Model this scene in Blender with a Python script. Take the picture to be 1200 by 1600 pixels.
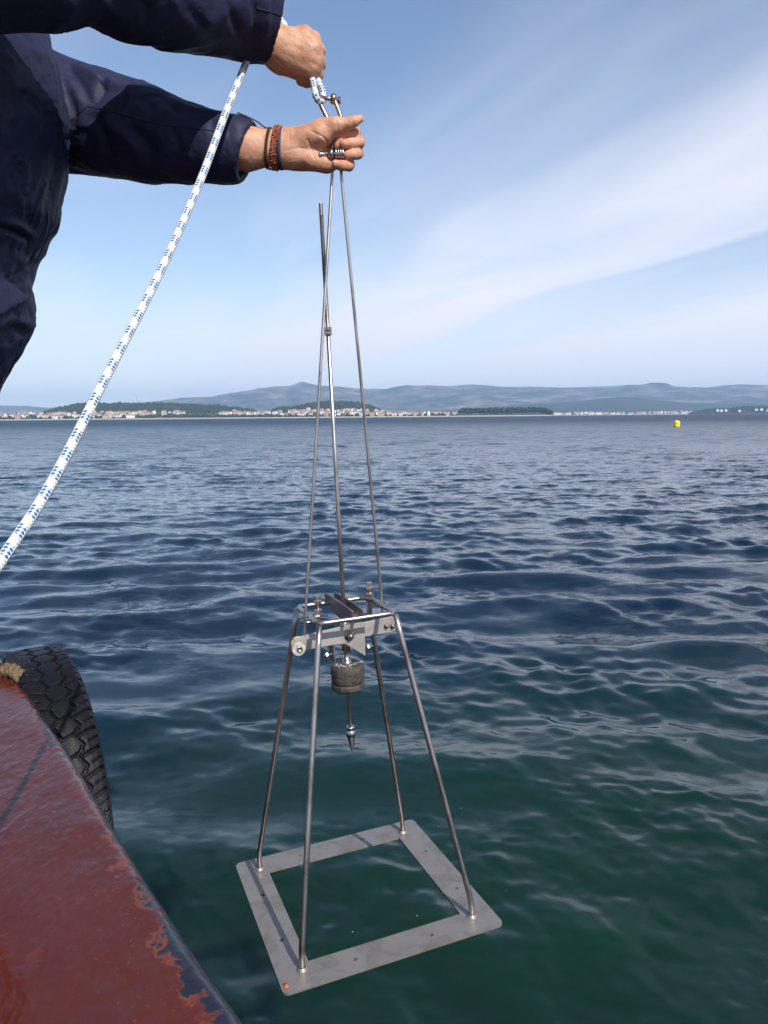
import bpy, bmesh, math, random
import numpy as np
from mathutils import Vector, Matrix, Quaternion
from mathutils.bvhtree import BVHTree

for o in list(bpy.data.objects):
    bpy.data.objects.remove(o)
SC = bpy.context.scene
COL = SC.collection
random.seed(7)
RNG = np.random.default_rng(11)

# ------------------------------------------------------------------ camera
H = 1.90                       # camera height over the water
F = 1200.0                     # focal length in photo pixels (photo is 1200 x 1600)
PITCH = math.atan((800 - 651) / F)
ROLL = math.atan(10 / 1200)
_fw = np.array([0, math.cos(PITCH), -math.sin(PITCH)])
_up0 = np.array([0, math.sin(PITCH), math.cos(PITCH)])
_rt0 = np.array([1.0, 0, 0])
_rt = math.cos(ROLL) * _rt0 - math.sin(ROLL) * _up0
_up = math.sin(ROLL) * _rt0 + math.cos(ROLL) * _up0
CAMP = np.array([0, 0, H])
cam = bpy.data.cameras.new('camera')
cam.sensor_fit = 'VERTICAL'
cam.sensor_height = 36.0
cam.lens = 36.0 * F / 1600
cam.clip_start = 0.05
cam.clip_end = 80000
camo = bpy.data.objects.new('camera', cam)
COL.objects.link(camo)
camo.matrix_world = Matrix([[_rt[i], _up[i], -_fw[i], CAMP[i]] for i in range(3)] + [[0, 0, 0, 1]])
SC.camera = camo

# ------------------------------------------------------------------ sky, sun, exposure
SUN = Vector((0.578, -0.974, 1.0)).normalized()
SUN_EL = math.asin(SUN.z)
SUN_AZ = math.atan2(SUN.x, SUN.y)
W = bpy.data.worlds.new('World')
SC.world = W
W.use_nodes = True
nt = W.node_tree
nt.nodes.clear()
def nd(nt, typ, **kw):
    n = nt.nodes.new(typ)
    for k, v in kw.items():
        if k == 'i':
            for a, b in v.items():
                n.inputs[a].default_value = b
        else:
            setattr(n, k, v)
    return n
def mth(nt, op, a, b=None, c=None, clamp=False):
    n = nt.nodes.new('ShaderNodeMath'); n.operation = op; n.use_clamp = clamp
    for k, x in enumerate((a, b, c)):
        if x is None: continue
        if isinstance(x, (int, float)): n.inputs[k].default_value = x
        else: nt.links.new(x, n.inputs[k])
    return n.outputs[0]
def ramp(nt, fac, stops, interp='LINEAR'):
    n = nt.nodes.new('ShaderNodeValToRGB'); n.color_ramp.interpolation = interp
    el = n.color_ramp.elements
    while len(el) < len(stops): el.new(0.5)
    for e, (p, c) in zip(el, stops):
        e.position = p
        e.color = (c, c, c, 1) if isinstance(c, (int, float)) else (*c, 1)
    nt.links.new(fac, n.inputs[0])
    return n.outputs[0]
def mixc(nt, fac, a, b, typ='MIX'):
    n = nt.nodes.new('ShaderNodeMix'); n.data_type = 'RGBA'; n.blend_type = typ
    for k, x in ((0, fac), (6, a), (7, b)):
        if isinstance(x, (int, float)): n.inputs[k].default_value = x
        elif isinstance(x, tuple): n.inputs[k].default_value = (*x, 1)
        else: nt.links.new(x, n.inputs[k])
    return n.outputs[2]
sky = nd(nt, 'ShaderNodeTexSky', sky_type='NISHITA', sun_disc=False, sun_elevation=SUN_EL,
         sun_rotation=SUN_AZ, altitude=0, air_density=1.0, dust_density=0.35, ozone_density=3.0)
tc = nd(nt, 'ShaderNodeTexCoord')
sep = nd(nt, 'ShaderNodeSeparateXYZ'); nt.links.new(tc.outputs['Generated'], sep.inputs[0])
zz = mth(nt, 'ADD', mth(nt, 'MAXIMUM', sep.outputs[2], 0.0), 0.08)
px = mth(nt, 'DIVIDE', sep.outputs[0], zz); py = mth(nt, 'DIVIDE', sep.outputs[1], zz)
q = mth(nt, 'ADD', mth(nt, 'MULTIPLY', px, 0.907), mth(nt, 'MULTIPLY', py, 0.42))     # across the cirrus streets
t_ = mth(nt, 'ADD', mth(nt, 'MULTIPLY', px, 0.42), mth(nt, 'MULTIPLY', py, -0.907))   # along them
comb = nd(nt, 'ShaderNodeCombineXYZ'); nt.links.new(mth(nt, 'MULTIPLY', q, 1.1), comb.inputs[0]); nt.links.new(mth(nt, 'MULTIPLY', t_, 0.35), comb.inputs[1])
n1 = nd(nt, 'ShaderNodeTexNoise', i={'Scale': 1.3, 'Detail': 3.5, 'Roughness': 0.5, 'Distortion': 0.4}); nt.links.new(comb.outputs[0], n1.inputs[0])
comb2 = nd(nt, 'ShaderNodeCombineXYZ'); nt.links.new(mth(nt, 'MULTIPLY', q, 5.0), comb2.inputs[0]); nt.links.new(mth(nt, 'MULTIPLY', t_, 0.8), comb2.inputs[1])
n2 = nd(nt, 'ShaderNodeTexNoise', i={'Scale': 1.2, 'Detail': 6.0, 'Roughness': 0.6, 'Distortion': 0.6}); nt.links.new(comb2.outputs[0], n2.inputs[0])
qd = mth(nt, 'ADD', q, mth(nt, 'MULTIPLY', mth(nt, 'SUBTRACT', n1.outputs[0], 0.5), 0.9))
band = ramp(nt, mth(nt, 'DIVIDE', qd, 6.0, clamp=True),
            [(0.0, 0.02), (0.17, 0.06), (0.25, 0.28), (0.32, 0.62), (0.39, 0.88), (0.42, 0.74), (0.455, 0.16), (0.53, 0.16), (0.63, 0.6), (0.8, 0.55), (1.0, 0.5)], 'EASE')
tex = mth(nt, 'ADD', 0.86, mth(nt, 'MULTIPLY', n2.outputs[0], 0.28))
puff = mth(nt, 'MULTIPLY', mth(nt, 'SUBTRACT', n1.outputs[0], 0.46, clamp=True), 1.1)
veil = mth(nt, 'MULTIPLY', ramp(nt, mth(nt, 'MULTIPLY', sep.outputs[2], 2.0, clamp=True), [(0.0, 1.0), (0.16, 0.85), (0.42, 0.22), (0.8, 0.0)], 'EASE'), 0.60)   # milky air low over the horizon
cl = mth(nt, 'ADD', mth(nt, 'MULTIPLY', mth(nt, 'ADD', mth(nt, 'MULTIPLY', band, tex), puff), 0.72), veil, clamp=True)
hs = nd(nt, 'ShaderNodeHueSaturation', i={'Saturation': 1.0}); nt.links.new(sky.outputs[0], hs.inputs['Color'])
skc = mixc(nt, cl, hs.outputs[0], (6.5, 6.5, 7.2))
bg = nd(nt, 'ShaderNodeBackground', i={'Strength': 0.115}); nt.links.new(skc, bg.inputs[0])
wo = nd(nt, 'ShaderNodeOutputWorld'); nt.links.new(bg.outputs[0], wo.inputs[0])

sl = bpy.data.lights.new('sun', 'SUN'); sl.energy = 4.2; sl.angle = math.radians(0.5); sl.color = (1.0, 0.95, 0.88)
slo = bpy.data.objects.new('sun', sl); COL.objects.link(slo)
slo.rotation_euler = SUN.to_track_quat('Z', 'Y').to_euler(); slo.location = SUN * 50
SC.view_settings.view_transform = 'Standard'; SC.view_settings.look = 'None'
SC.view_settings.exposure = 0.40; SC.view_settings.gamma = 1.0; SC.view_settings.use_curve_mapping = False
SC.render.engine = 'CYCLES'
SC.cycles.use_denoising = True
SC.cycles.max_bounces = 8
SC.cycles.sample_clamp_indirect = 6.0
SC.cycles.volume_bounces = 1
SC.cycles.transparent_max_bounces = 16

# ------------------------------------------------------------------ helpers
def ray(u, v):
    return _fw + _rt * (u - 600) / F + _up * (800 - v) / F
def PY(u, v, Y):
    """point at distance Y in front of the boat seen in direction u, v"""
    d = ray(u, v); return CAMP + d * (Y / d[1])
def PZ(u, v, z):
    d = ray(u, v); return CAMP + d * ((z - H) / d[2])
def proj(P):
    Q = np.asarray(P) - CAMP; d = Q @ _fw
    return np.stack([600 + F * (Q @ _rt) / d, 800 - F * (Q @ _up) / d], -1)

def hash3(ix, iy, iz, s):
    h = (ix * 374761393 + iy * 668265263 + iz * 1442695041 + s * 974634777) & 0xffffffff
    h = ((h ^ (h >> 13)) * 1274126177) & 0xffffffff
    h = h ^ (h >> 16)
    return (h & 0xffff) / 65535.0
def vnoise(P, s=0):
    P = np.asarray(P, float); I = np.floor(P).astype(np.int64); f = P - I; f = f * f * (3 - 2 * f)
    r = 0
    for a in (0, 1):
        for b in (0, 1):
            for c in (0, 1):
                w = (f[..., 0] if a else 1 - f[..., 0]) * (f[..., 1] if b else 1 - f[..., 1]) * (f[..., 2] if c else 1 - f[..., 2])
                r = r + w * hash3(I[..., 0] + a, I[..., 1] + b, I[..., 2] + c, s)
    return r * 2 - 1
def fbm(P, o=4, s=0):
    r = 0; a = 1.0
    for k in range(o):
        r = r + a * vnoise(np.asarray(P) * 2.0 ** k + 17.3 * k, s + k); a *= 0.5
    return r

def mesh_from(name, V, Fc, smooth=True, uv=None):
    me = bpy.data.meshes.new(name)
    V = np.asarray(V, np.float32)
    if isinstance(Fc, np.ndarray):
        k = Fc.shape[1]
        me.vertices.add(len(V)); me.vertices.foreach_set('co', V.ravel())
        me.loops.add(Fc.size); me.loops.foreach_set('vertex_index', Fc.ravel().astype(np.int32))
        me.polygons.add(len(Fc)); me.polygons.foreach_set('loop_start', np.arange(0, Fc.size, k, dtype=np.int32))
        me.polygons.foreach_set('loop_total', np.full(len(Fc), k, np.int32))
        me.update(calc_edges=True)
    else:
        me.from_pydata([tuple(map(float, v)) for v in V], [], Fc)
    if uv is not None:
        l = me.uv_layers.new(name='uv'); l.data.foreach_set('uv', np.asarray(uv, np.float32).ravel())
    me.polygons.foreach_set('use_smooth', np.full(len(me.polygons), smooth))
    me.validate(); me.update()
    return me
def obj(name, me, mat=None, parent=None):
    o = bpy.data.objects.new(name, me); COL.objects.link(o)
    if mat is not None:
        for m in (mat if isinstance(mat, (list, tuple)) else [mat]): me.materials.append(m)
    if parent is not None: o.parent = parent
    return o
def empty(name, M=None, loc=None):
    o = bpy.data.objects.new(name, None); COL.objects.link(o); o.empty_display_size = 0.05
    if M is not None: o.matrix_world = M
    if loc is not None: o.location = loc
    return o
def tag(o, label, cat, group=None):
    o['label'] = label; o['category'] = cat
    if group: o['group'] = group
    return o
class MB:
    """collects pieces of one part"""
    def __init__(s): s.V = []; s.Fc = []; s.n = 0; s.uv = []
    def add(s, V, Fc, uv=None):
        s.V.append(np.asarray(V, float)); s.Fc += [tuple(int(i) + s.n for i in f) for f in Fc]; s.n += len(V)
        if uv is not None: s.uv += list(uv)
        return s
    def mesh(s, name, smooth=True, auto=None):
        me = mesh_from(name, np.concatenate(s.V), s.Fc, smooth, s.uv if len(s.uv) else None)
        if auto is not None: sharp(me, auto)
        return me
def sharp(me, ang=35):
    bm = bmesh.new(); bm.from_mesh(me)
    a = math.radians(ang)
    for e in bm.edges:
        if len(e.link_faces) == 2 and e.calc_face_angle(0) > a: e.smooth = False
    bm.to_mesh(me); bm.free()
def frames(pts):
    pts = np.asarray(pts, float); T = np.gradient(pts, axis=0); T /= np.linalg.norm(T, axis=1)[:, None] + 1e-12
    n = np.cross(T[0], [0, 0, 1.0])
    if np.linalg.norm(n) < 1e-3: n = np.cross(T[0], [1.0, 0, 0])
    n /= np.linalg.norm(n); N = [n]
    for i in range(1, len(pts)):
        n = N[-1] - T[i] * (N[-1] @ T[i]); n /= np.linalg.norm(n) + 1e-12; N.append(n)
    N = np.array(N); return T, N, np.cross(T, N)
def tube(pts, r, k=12, caps=True, closed=False, disp=None):
    """swept tube -> V, F, loop uv (u around, v metres along)"""
    pts = np.asarray(pts, float); n = len(pts)
    T, N, B = frames(pts)
    if closed:
        T = (np.roll(pts, -1, 0) - np.roll(pts, 1, 0)); T /= np.linalg.norm(T, axis=1)[:, None]
        ref = np.cross(pts[1] - pts[0], pts[n // 3] - pts[0]); ref /= np.linalg.norm(ref)
        N = np.tile(ref, (n, 1)); B = np.cross(T, N)
    r = np.broadcast_to(np.asarray(r, float), (n,))
    a = np.arange(k) * 2 * np.pi / k
    L = np.concatenate([[0], np.cumsum(np.linalg.norm(np.diff(pts, axis=0), axis=1))])
    R = np.repeat(r[:, None], k, 1)
    if disp is not None: R = R + disp(a[None, :] / (2 * np.pi), L[:, None])
    V = pts[:, None] + R[..., None] * (np.cos(a)[None, :, None] * N[:, None] + np.sin(a)[None, :, None] * B[:, None])
    V = V.reshape(-1, 3); Fc = []; uv = []
    for i in range(n if closed else n - 1):
        j = (i + 1) % n
        for m in range(k):
            m2 = (m + 1) % k
            Fc.append((i * k + m, i * k + m2, j * k + m2, j * k + m))
            lj = L[j] if j else L[-1]
            uv += [(m / k, L[i]), ((m + 1) / k, L[i]), ((m + 1) / k, lj), (m / k, lj)]
    if caps and not closed:
        Fc.append(tuple(range(k))[::-1]); uv += [(0, 0)] * k
        Fc.append(tuple((n - 1) * k + m for m in range(k))); uv += [(0, 0)] * k
    return V, Fc, uv
def cr(ctrl, n):
    """catmull-rom through control rows"""
    c = np.asarray(ctrl, float); c = np.vstack([2 * c[0] - c[1], c, 2 * c[-1] - c[-2]])
    out = []
    m = len(c) - 3
    for k in range(n):
        s = k / (n - 1) * m; i = min(int(s), m - 1); t = s - i
        a, b, d, e = c[i:i + 4]
        out.append(0.5 * (2 * b + (d - a) * t + (2 * a - 5 * b + 4 * d - e) * t * t + (3 * b - a - 3 * d + e) * t ** 3))
    return np.array(out)
def rod(a, b, r, k=12, bev=0.0):
    a = np.asarray(a, float); b = np.asarray(b, float)
    if bev:
        d = (b - a) / np.linalg.norm(b - a) * bev
        pts = [a, a + d, b - d, b]; rr = np.array([r - bev, r, r, r - bev])
        L = np.array(pts); Tn = (b - a) / np.linalg.norm(b - a)
        return lathe(a, Tn, [(0, 0), (0, r - bev), (bev, r), (np.linalg.norm(b - a) - bev, r), (np.linalg.norm(b - a), r - bev), (np.linalg.norm(b - a), 0)], k)
    return tube(np.array([a, b]), r, k)[:2]
def lathe(o, ax, prof, k=24):
    """prof: (height along axis, radius)"""
    o = np.asarray(o, float); ax = np.asarray(ax, float); ax = ax / np.linalg.norm(ax)
    n = np.cross(ax, [0, 0, 1.0]) if abs(ax[2]) < 0.9 else np.cross(ax, [1.0, 0, 0]); n /= np.linalg.norm(n); b = np.cross(ax, n)
    V = []; Fc = []
    for h, r in prof:
        for m in range(k):
            t = 2 * math.pi * m / k; V.append(o + ax * h + max(r, 1e-5) * (math.cos(t) * n + math.sin(t) * b))
    for i in range(len(prof) - 1):
        for m in range(k):
            m2 = (m + 1) % k; Fc.append((i * k + m, i * k + m2, (i + 1) * k + m2, (i + 1) * k + m))
    return np.array(V), Fc
def prism(poly, y0, y1, bev=0.0):
    """polygon (x, z) extruded along y"""
    n = len(poly); V = [(x, y0, z) for x, z in poly] + [(x, y1, z) for x, z in poly]
    Fc = [tuple(range(n)), tuple(range(2 * n - 1, n - 1, -1))] + [(i + n, (i + 1) % n + n, (i + 1) % n, i) for i in range(n)]
    return np.array(V), Fc
def box(c, s):
    c = np.array(c); s = np.array(s) / 2
    V = [c + s * np.array([x, y, z]) for x in (-1, 1) for y in (-1, 1) for z in (-1, 1)]
    return np.array(V), [(0, 1, 3, 2), (4, 6, 7, 5), (0, 4, 5, 1), (2, 3, 7, 6), (0, 2, 6, 4), (1, 5, 7, 3)]
def fixn(me):
    bm = bmesh.new(); bm.from_mesh(me); bmesh.ops.recalc_face_normals(bm, faces=bm.faces); bm.to_mesh(me); bm.free(); return me
def bevel(me, w, seg=2, ang=30):
    bm = bmesh.new(); bm.from_mesh(me); bmesh.ops.recalc_face_normals(bm, faces=bm.faces)
    es = [e for e in bm.edges if len(e.link_faces) == 2 and e.calc_face_angle(0) > math.radians(ang)]
    bmesh.ops.bevel(bm, geom=es, offset=w, segments=seg, affect='EDGES', profile=0.6, clamp_overlap=True)
    bm.to_mesh(me); bm.free(); return me

# distance fields -> smooth closed meshes
def smin(a, b, k):
    if k <= 0: return np.minimum(a, b)
    h = np.maximum(k - np.abs(a - b), 0) / k
    return np.minimum(a, b) - h * h * k * 0.25
def caps(P, a, b, ra, rb):
    a = np.asarray(a, np.float32); ab = np.asarray(b, np.float32) - a
    t = np.clip(((P - a) @ ab) / (ab @ ab + 1e-12), 0, 1)
    return np.linalg.norm(P - a - t[..., None] * ab, axis=-1) - (ra + (rb - ra) * t)
def ell(P, c, r, R=None):
    Q = P - np.asarray(c, np.float32)
    if R is not None: Q = Q @ np.asarray(R, np.float32)
    r = np.asarray(r, np.float32)
    k = np.linalg.norm(Q / r, axis=-1)
    return (k - 1) * r.min() if np.ptp(r) < 1e-6 else k * (k - 1) / (np.linalg.norm(Q / (r * r), axis=-1) + 1e-9)
def nets(fn, lo, hi, h):
    lo = np.asarray(lo, float); n = np.ceil((np.asarray(hi) - lo) / h).astype(int) + 1
    ax = [(lo[i] + h * np.arange(n[i])).astype(np.float32) for i in range(3)]
    D = np.empty(n, np.float32)
    for i0 in range(0, n[0], 24):
        P = np.stack(np.meshgrid(ax[0][i0:i0 + 24], ax[1], ax[2], indexing='ij'), -1)
        D[i0:i0 + 24] = fn(P)
    S = D < 0
    c = [S[x:n[0] - 1 + x, y:n[1] - 1 + y, z:n[2] - 1 + z] for x in (0, 1) for y in (0, 1) for z in (0, 1)]
    cnt = sum(x.astype(np.int8) for x in c)
    idx = np.argwhere((cnt > 0) & (cnt < 8))
    ids = -np.ones(np.array(n) - 1, np.int64); ids[tuple(idx.T)] = np.arange(len(idx))
    acc = np.zeros((len(idx), 3)); num = np.zeros(len(idx))
    offs = [np.array(o) for o in ((0, 0, 0), (1, 0, 0), (0, 1, 0), (1, 1, 0), (0, 0, 1), (1, 0, 1), (0, 1, 1), (1, 1, 1))]
    for i in range(8):
        for j in range(i + 1, 8):
            if np.abs(offs[i] - offs[j]).sum() != 1: continue
            da = D[tuple((idx + offs[i]).T)]; db = D[tuple((idx + offs[j]).T)]
            m = (da < 0) != (db < 0)
            t = np.where(m, da / np.where(m, da - db, 1), 0)
            acc += np.where(m[:, None], offs[i] + t[:, None] * (offs[j] - offs[i]), 0); num += m
    V = lo + h * (idx + acc / num[:, None])
    Q = []
    for a in range(3):
        b, d = (a + 1) % 3, (a + 2) % 3
        s0 = [slice(None)] * 3; s1 = [slice(None)] * 3; s0[a] = slice(0, -1); s1[a] = slice(1, None)
        A = S[tuple(s0)]; B = S[tuple(s1)]
        e = np.argwhere(A != B); e = e[(e[:, b] > 0) & (e[:, d] > 0) & (e[:, b] < n[b] - 1) & (e[:, d] < n[d] - 1)]
        fl = A[tuple(e.T)]
        ub = np.zeros(3, int); ub[b] = 1; ud = np.zeros(3, int); ud[d] = 1
        g = [ids[tuple((e + o).T)] for o in (-ub - ud, -ud, 0 * ub, -ub)]
        quad = np.stack(g, 1); quad[~fl] = quad[~fl][:, ::-1]
        Q.append(quad)
    return V, np.concatenate(Q)
def vnormals(V, Q):
    n = np.cross(V[Q[:, 2]] - V[Q[:, 0]], V[Q[:, 3]] - V[Q[:, 1]]); N = np.zeros_like(V)
    for k in range(4): np.add.at(N, Q[:, k], n)
    return N / (np.linalg.norm(N, axis=1)[:, None] + 1e-12)
def relax(V, Q, it=2, lam=0.5):
    for _ in range(it):
        S = np.zeros_like(V); c = np.zeros(len(V))
        for k in range(4):
            np.add.at(S, Q[:, k], V[Q[:, (k + 1) % 4]]); np.add.at(c, Q[:, k], 1)
            np.add.at(S, Q[:, k], V[Q[:, (k + 3) % 4]]); np.add.at(c, Q[:, k], 1)
        V = V + lam * (S / np.maximum(c, 1)[:, None] - V)
    return V

# ------------------------------------------------------------------ materials
def mat(name, col=(0.5, 0.5, 0.5), rough=0.5, metal=0.0, var=0.0, vscale=10.0, bump=0.0, bscale=60.0, bdist=0.002, rvar=0.0, **ex):
    m = bpy.data.materials.new(name); m.use_nodes = True; t = m.node_tree
    b = t.nodes['Principled BSDF']
    b.inputs['Base Color'].default_value = (*col, 1); b.inputs['Roughness'].default_value = rough; b.inputs['Metallic'].default_value = metal
    for k, v in ex.items(): b.inputs[k.replace('_', ' ')].default_value = v
    co = nd(t, 'ShaderNodeTexCoord')
    if var or rvar:
        n = nd(t, 'ShaderNodeTexNoise', i={'Scale': vscale, 'Detail': 5.0, 'Roughness': 0.6}); t.links.new(co.outputs['Object'], n.inputs[0])
        if var:
            lo = tuple(c * (1 - var) for c in col); hi = tuple(min(1, c * (1 + var)) for c in col)
            t.links.new(ramp(t, n.outputs[0], [(0.3, lo), (0.7, hi)]), b.inputs['Base Color'])
        if rvar: t.links.new(mth(t, 'ADD', rough - rvar * 0.5, mth(t, 'MULTIPLY', n.outputs[0], rvar)), b.inputs['Roughness'])
    if bump:
        n = nd(t, 'ShaderNodeTexNoise', i={'Scale': bscale, 'Detail': 4.0, 'Roughness': 0.6}); t.links.new(co.outputs['Object'], n.inputs[0])
        bm_ = nd(t, 'ShaderNodeBump', i={'Strength': bump, 'Distance': bdist}); t.links.new(n.outputs[0], bm_.inputs['Height']); t.links.new(bm_.outputs[0], b.inputs['Normal'])
    return m
def bsdf(m): return m.node_tree.nodes['Principled BSDF']

# ------------------------------------------------------------------ water
def water_material():
    m = mat('water', (0.0035, 0.018, 0.017), 0.04, IOR=1.333); t = m.node_tree; b = bsdf(m)
    g = nd(t, 'ShaderNodeNewGeometry'); cd = nd(t, 'ShaderNodeCameraData')
    # patches of clearer and murkier water
    b.inputs['Subsurface Weight'].default_value = 1.0; b.inputs['Subsurface Radius'].default_value = (0.5, 1.4, 1.2); b.inputs['Subsurface Scale'].default_value = 0.8
    mp = nd(t, 'ShaderNodeMapping', i={'Scale': (1.0, 0.6, 1.0)}); t.links.new(g.outputs['Position'], mp.inputs[0])
    nb = nd(t, 'ShaderNodeTexNoise', i={'Scale': 0.35, 'Detail': 3.0}); t.links.new(mp.outputs[0], nb.inputs[0])
    near = ramp(t, nb.outputs[0], [(0.3, (0.0030, 0.0175, 0.0140)), (0.7, (0.0064, 0.0320, 0.0180))])      # greener by the boat: steep view into the water, painted as body colour
    far_body = ramp(t, nb.outputs[0], [(0.3, (0.0024, 0.0125, 0.0310)), (0.7, (0.0036, 0.0180, 0.0410))])      # bluer further out: grazing-view change painted into the body colour
    vd = nd(t, 'ShaderNodeVectorMath', operation='DISTANCE'); t.links.new(g.outputs['Position'], vd.inputs[0]); vd.inputs[1].default_value = (1.2, 2.2, 0.0)
    sh_ = mth(t, 'ADD', vd.outputs['Value'], mth(t, 'MULTIPLY', mth(t, 'SUBTRACT', nb.outputs[0], 0.5), 5.0))
    t.links.new(mixc(t, nd_map(t, sh_, 0.8, 5.5), near, far_body), b.inputs['Base Color'])
    # wind ripples too small for the mesh: tilt of the surface
    dist = cd.outputs['View Distance']
    def layer(scale, detail, stretch, seed):
        mp = nd(t, 'ShaderNodeMapping', i={'Scale': (scale * stretch, scale, scale), 'Rotation': (0, 0, 0.22), 'Location': (seed, seed * 2, 0)})
        t.links.new(g.outputs['Position'], mp.inputs[0])
        n = nd(t, 'ShaderNodeTexNoise', i={'Scale': 1.0, 'Detail': detail, 'Roughness': 0.6, 'Distortion': 0.5}); t.links.new(mp.outputs[0], n.inputs[0])
        v = nd(t, 'ShaderNodeVectorMath', operation='SUBTRACT'); t.links.new(n.outputs['Color'], v.inputs[0]); v.inputs[1].default_value = (0.5, 0.5, 0.5)
        return v.outputs[0]
    def scaled(v, s):
        n = nd(t, 'ShaderNodeVectorMath', operation='SCALE'); t.links.new(v, n.inputs[0])
        if isinstance(s, (int, float)): n.inputs['Scale'].default_value = s
        else: t.links.new(s, n.inputs['Scale'])
        return n.outputs[0]
    def addv(a, c):
        n = nd(t, 'ShaderNodeVectorMath', operation='ADD'); t.links.new(a, n.inputs[0]); t.links.new(c, n.inputs[1]); return n.outputs[0]
    fine = layer(17.0, 1.0, 0.5, 1.3)
    midl = layer(7.0, 4.0, 0.45, 4.1)
    far = layer(1.4, 4.0, 0.4, 8.7)
    far2 = layer(0.2, 3.0, 0.35, 2.7)
    gust = nd(t, 'ShaderNodeTexNoise', i={'Scale': 0.55, 'Detail': 2.0}); t.links.new(mp.outputs[0], gust.inputs[0])
    gm = ramp(t, gust.outputs[0], [(0.40, 0.12), (0.62, 1.0)])
    wf = mth(t, 'MULTIPLY', gm, 0.30)
    wm = mth(t, 'MULTIPLY', mth(t, 'MULTIPLY_ADD', nd_map(t, dist, 5, 24), 0.95, 0.10), 1.0)
    wfar = mth(t, 'MULTIPLY', nd_map(t, dist, 20, 110), 1.5)
    wfar2 = mth(t, 'MULTIPLY', nd_map(t, dist, 120, 700), 2.2)
    s = addv(addv(scaled(fine, wf), scaled(midl, wm)), addv(scaled(far, wfar), scaled(far2, wfar2)))
    flat = nd(t, 'ShaderNodeVectorMath', operation='MULTIPLY'); t.links.new(s, flat.inputs[0]); flat.inputs[1].default_value = (1, 1, 0)
    nn = nd(t, 'ShaderNodeVectorMath', operation='NORMALIZE'); t.links.new(addv(g.outputs['Normal'], flat.outputs[0]), nn.inputs[0])
    t.links.new(nn.outputs[0], b.inputs['Normal'])
    t.links.new(mth(t, 'ADD', mth(t, 'MULTIPLY_ADD', nd_map(t, dist, 8, 70), 0.20, 0.015), mth(t, 'MULTIPLY', nd_map(t, dist, 50, 300), 0.21)), b.inputs['Roughness'])
    return m
def nd_map(t, x, a, b):
    n = nd(t, 'ShaderNodeMapRange', clamp=True, interpolation_type='SMOOTHSTEP', i={'From Min': float(a), 'From Max': float(b), 'To Min': 0.0, 'To Max': 1.0})
    t.links.new(x, n.inputs[0]); return n.outputs[0]
def wave_set():
    r = np.random.default_rng(5); out = []
    th0 = math.radians(-104)          # waves run towards the boat, a little from the right
    for i in range(130):
        lam = 0.06 * (65.0 ** (i / 129.0)) * r.uniform(0.9, 1.1)
        spread = 0.8 if lam < 0.6 else 0.5
        th = th0 + r.normal(0, spread)
        sl = float(np.interp(math.log(lam), [math.log(x) for x in (0.06, 0.12, 0.25, 0.45, 0.75, 1.2, 2.0, 3.0)], [0.020, 0.031, 0.033, 0.033, 0.032, 0.029, 0.018, 0.006]))
        out.append((lam, th, sl * lam / (2 * math.pi), r.uniform(0, 2 * math.pi)))
    return out
WAVES = wave_set()
def build_water():
    r1 = np.concatenate([np.array([0.05, 0.5, 0.9]), np.arange(1.2, 4.0, 0.013)])
    r2 = 4.0 * np.exp(np.arange(0, math.log(420 / 4.0), 0.0062))
    r3 = np.geomspace(440, 26000, 36)
    r = np.concatenate([r1, r2, r3]); dr = np.gradient(r)
    a1 = np.arange(math.radians(50), math.radians(130), math.radians(0.15))
    a2 = np.linspace(math.radians(130), math.radians(410), 150)[:-1]
    a = np.concatenate([a1, a2]); da = np.gradient(np.unwrap(a))
    Rr, A = np.meshgrid(r, a, indexing='ij')
    X = Rr * np.cos(A); Y = Rr * np.sin(A); Z = np.zeros_like(X)
    sp = np.maximum(dr[:, None] * 0.8, Rr * np.minimum(np.abs(da)[None, :], 0.05))
    DX = np.zeros_like(X); DY = np.zeros_like(X)
    gust = 0.80 + 0.42 * np.clip(fbm(np.stack([X * 0.16, Y * 0.12, X * 0], -1), 3, 3), -1, 1)
    patch = np.clip(0.75 + 0.95 * fbm(np.stack([X * 0.75 + 4, Y * 1.1, X * 0], -1), 3, 14), 0.18, 1.6)      # cat's paws: short ripples come in patches
    gust = gust * (0.58 + 0.42 * np.clip((Rr - 2.0) / 4.0, 0, 1))      # calmer in the lee of the hull
    nmax = np.argmax(r > 450)
    for lam, th, amp, ph in WAVES:
        cx, cy = math.cos(th), math.sin(th); k = 2 * math.pi / lam
        w = np.clip((lam / sp[:nmax] - 2.5) / 3.0, 0, 1)
        act = w.max(axis=1) > 0; act[:8] = True
        e = np.argmax(~act) if (~act).any() else nmax
        if e == 0: continue
        arg = k * (X[:e] * cx + Y[:e] * cy) + ph
        wa = w[:e] * amp * gust[:e]
        if lam < 0.55: wa = wa * patch[:e]
        Z[:e] += wa * np.cos(arg); sn = np.sin(arg) * wa * 0.5
        DX[:e] -= cx * sn; DY[:e] -= cy * sn
    V = np.stack([X + DX, Y + DY, Z], -1).reshape(-1, 3)
    n, m = X.shape; I = np.arange(n * m).reshape(n, m); J = np.roll(I, -1, 1)
    Q = np.stack([I[:-1], I[1:], J[1:], J[:-1]], -1).reshape(-1, 4)
    o = obj('water', mesh_from('water', V, Q), water_material()); o['kind'] = 'structure'
    o['label'] = 'choppy dark blue green sea water reaching to the far shore'
    return o
build_water()

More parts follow.
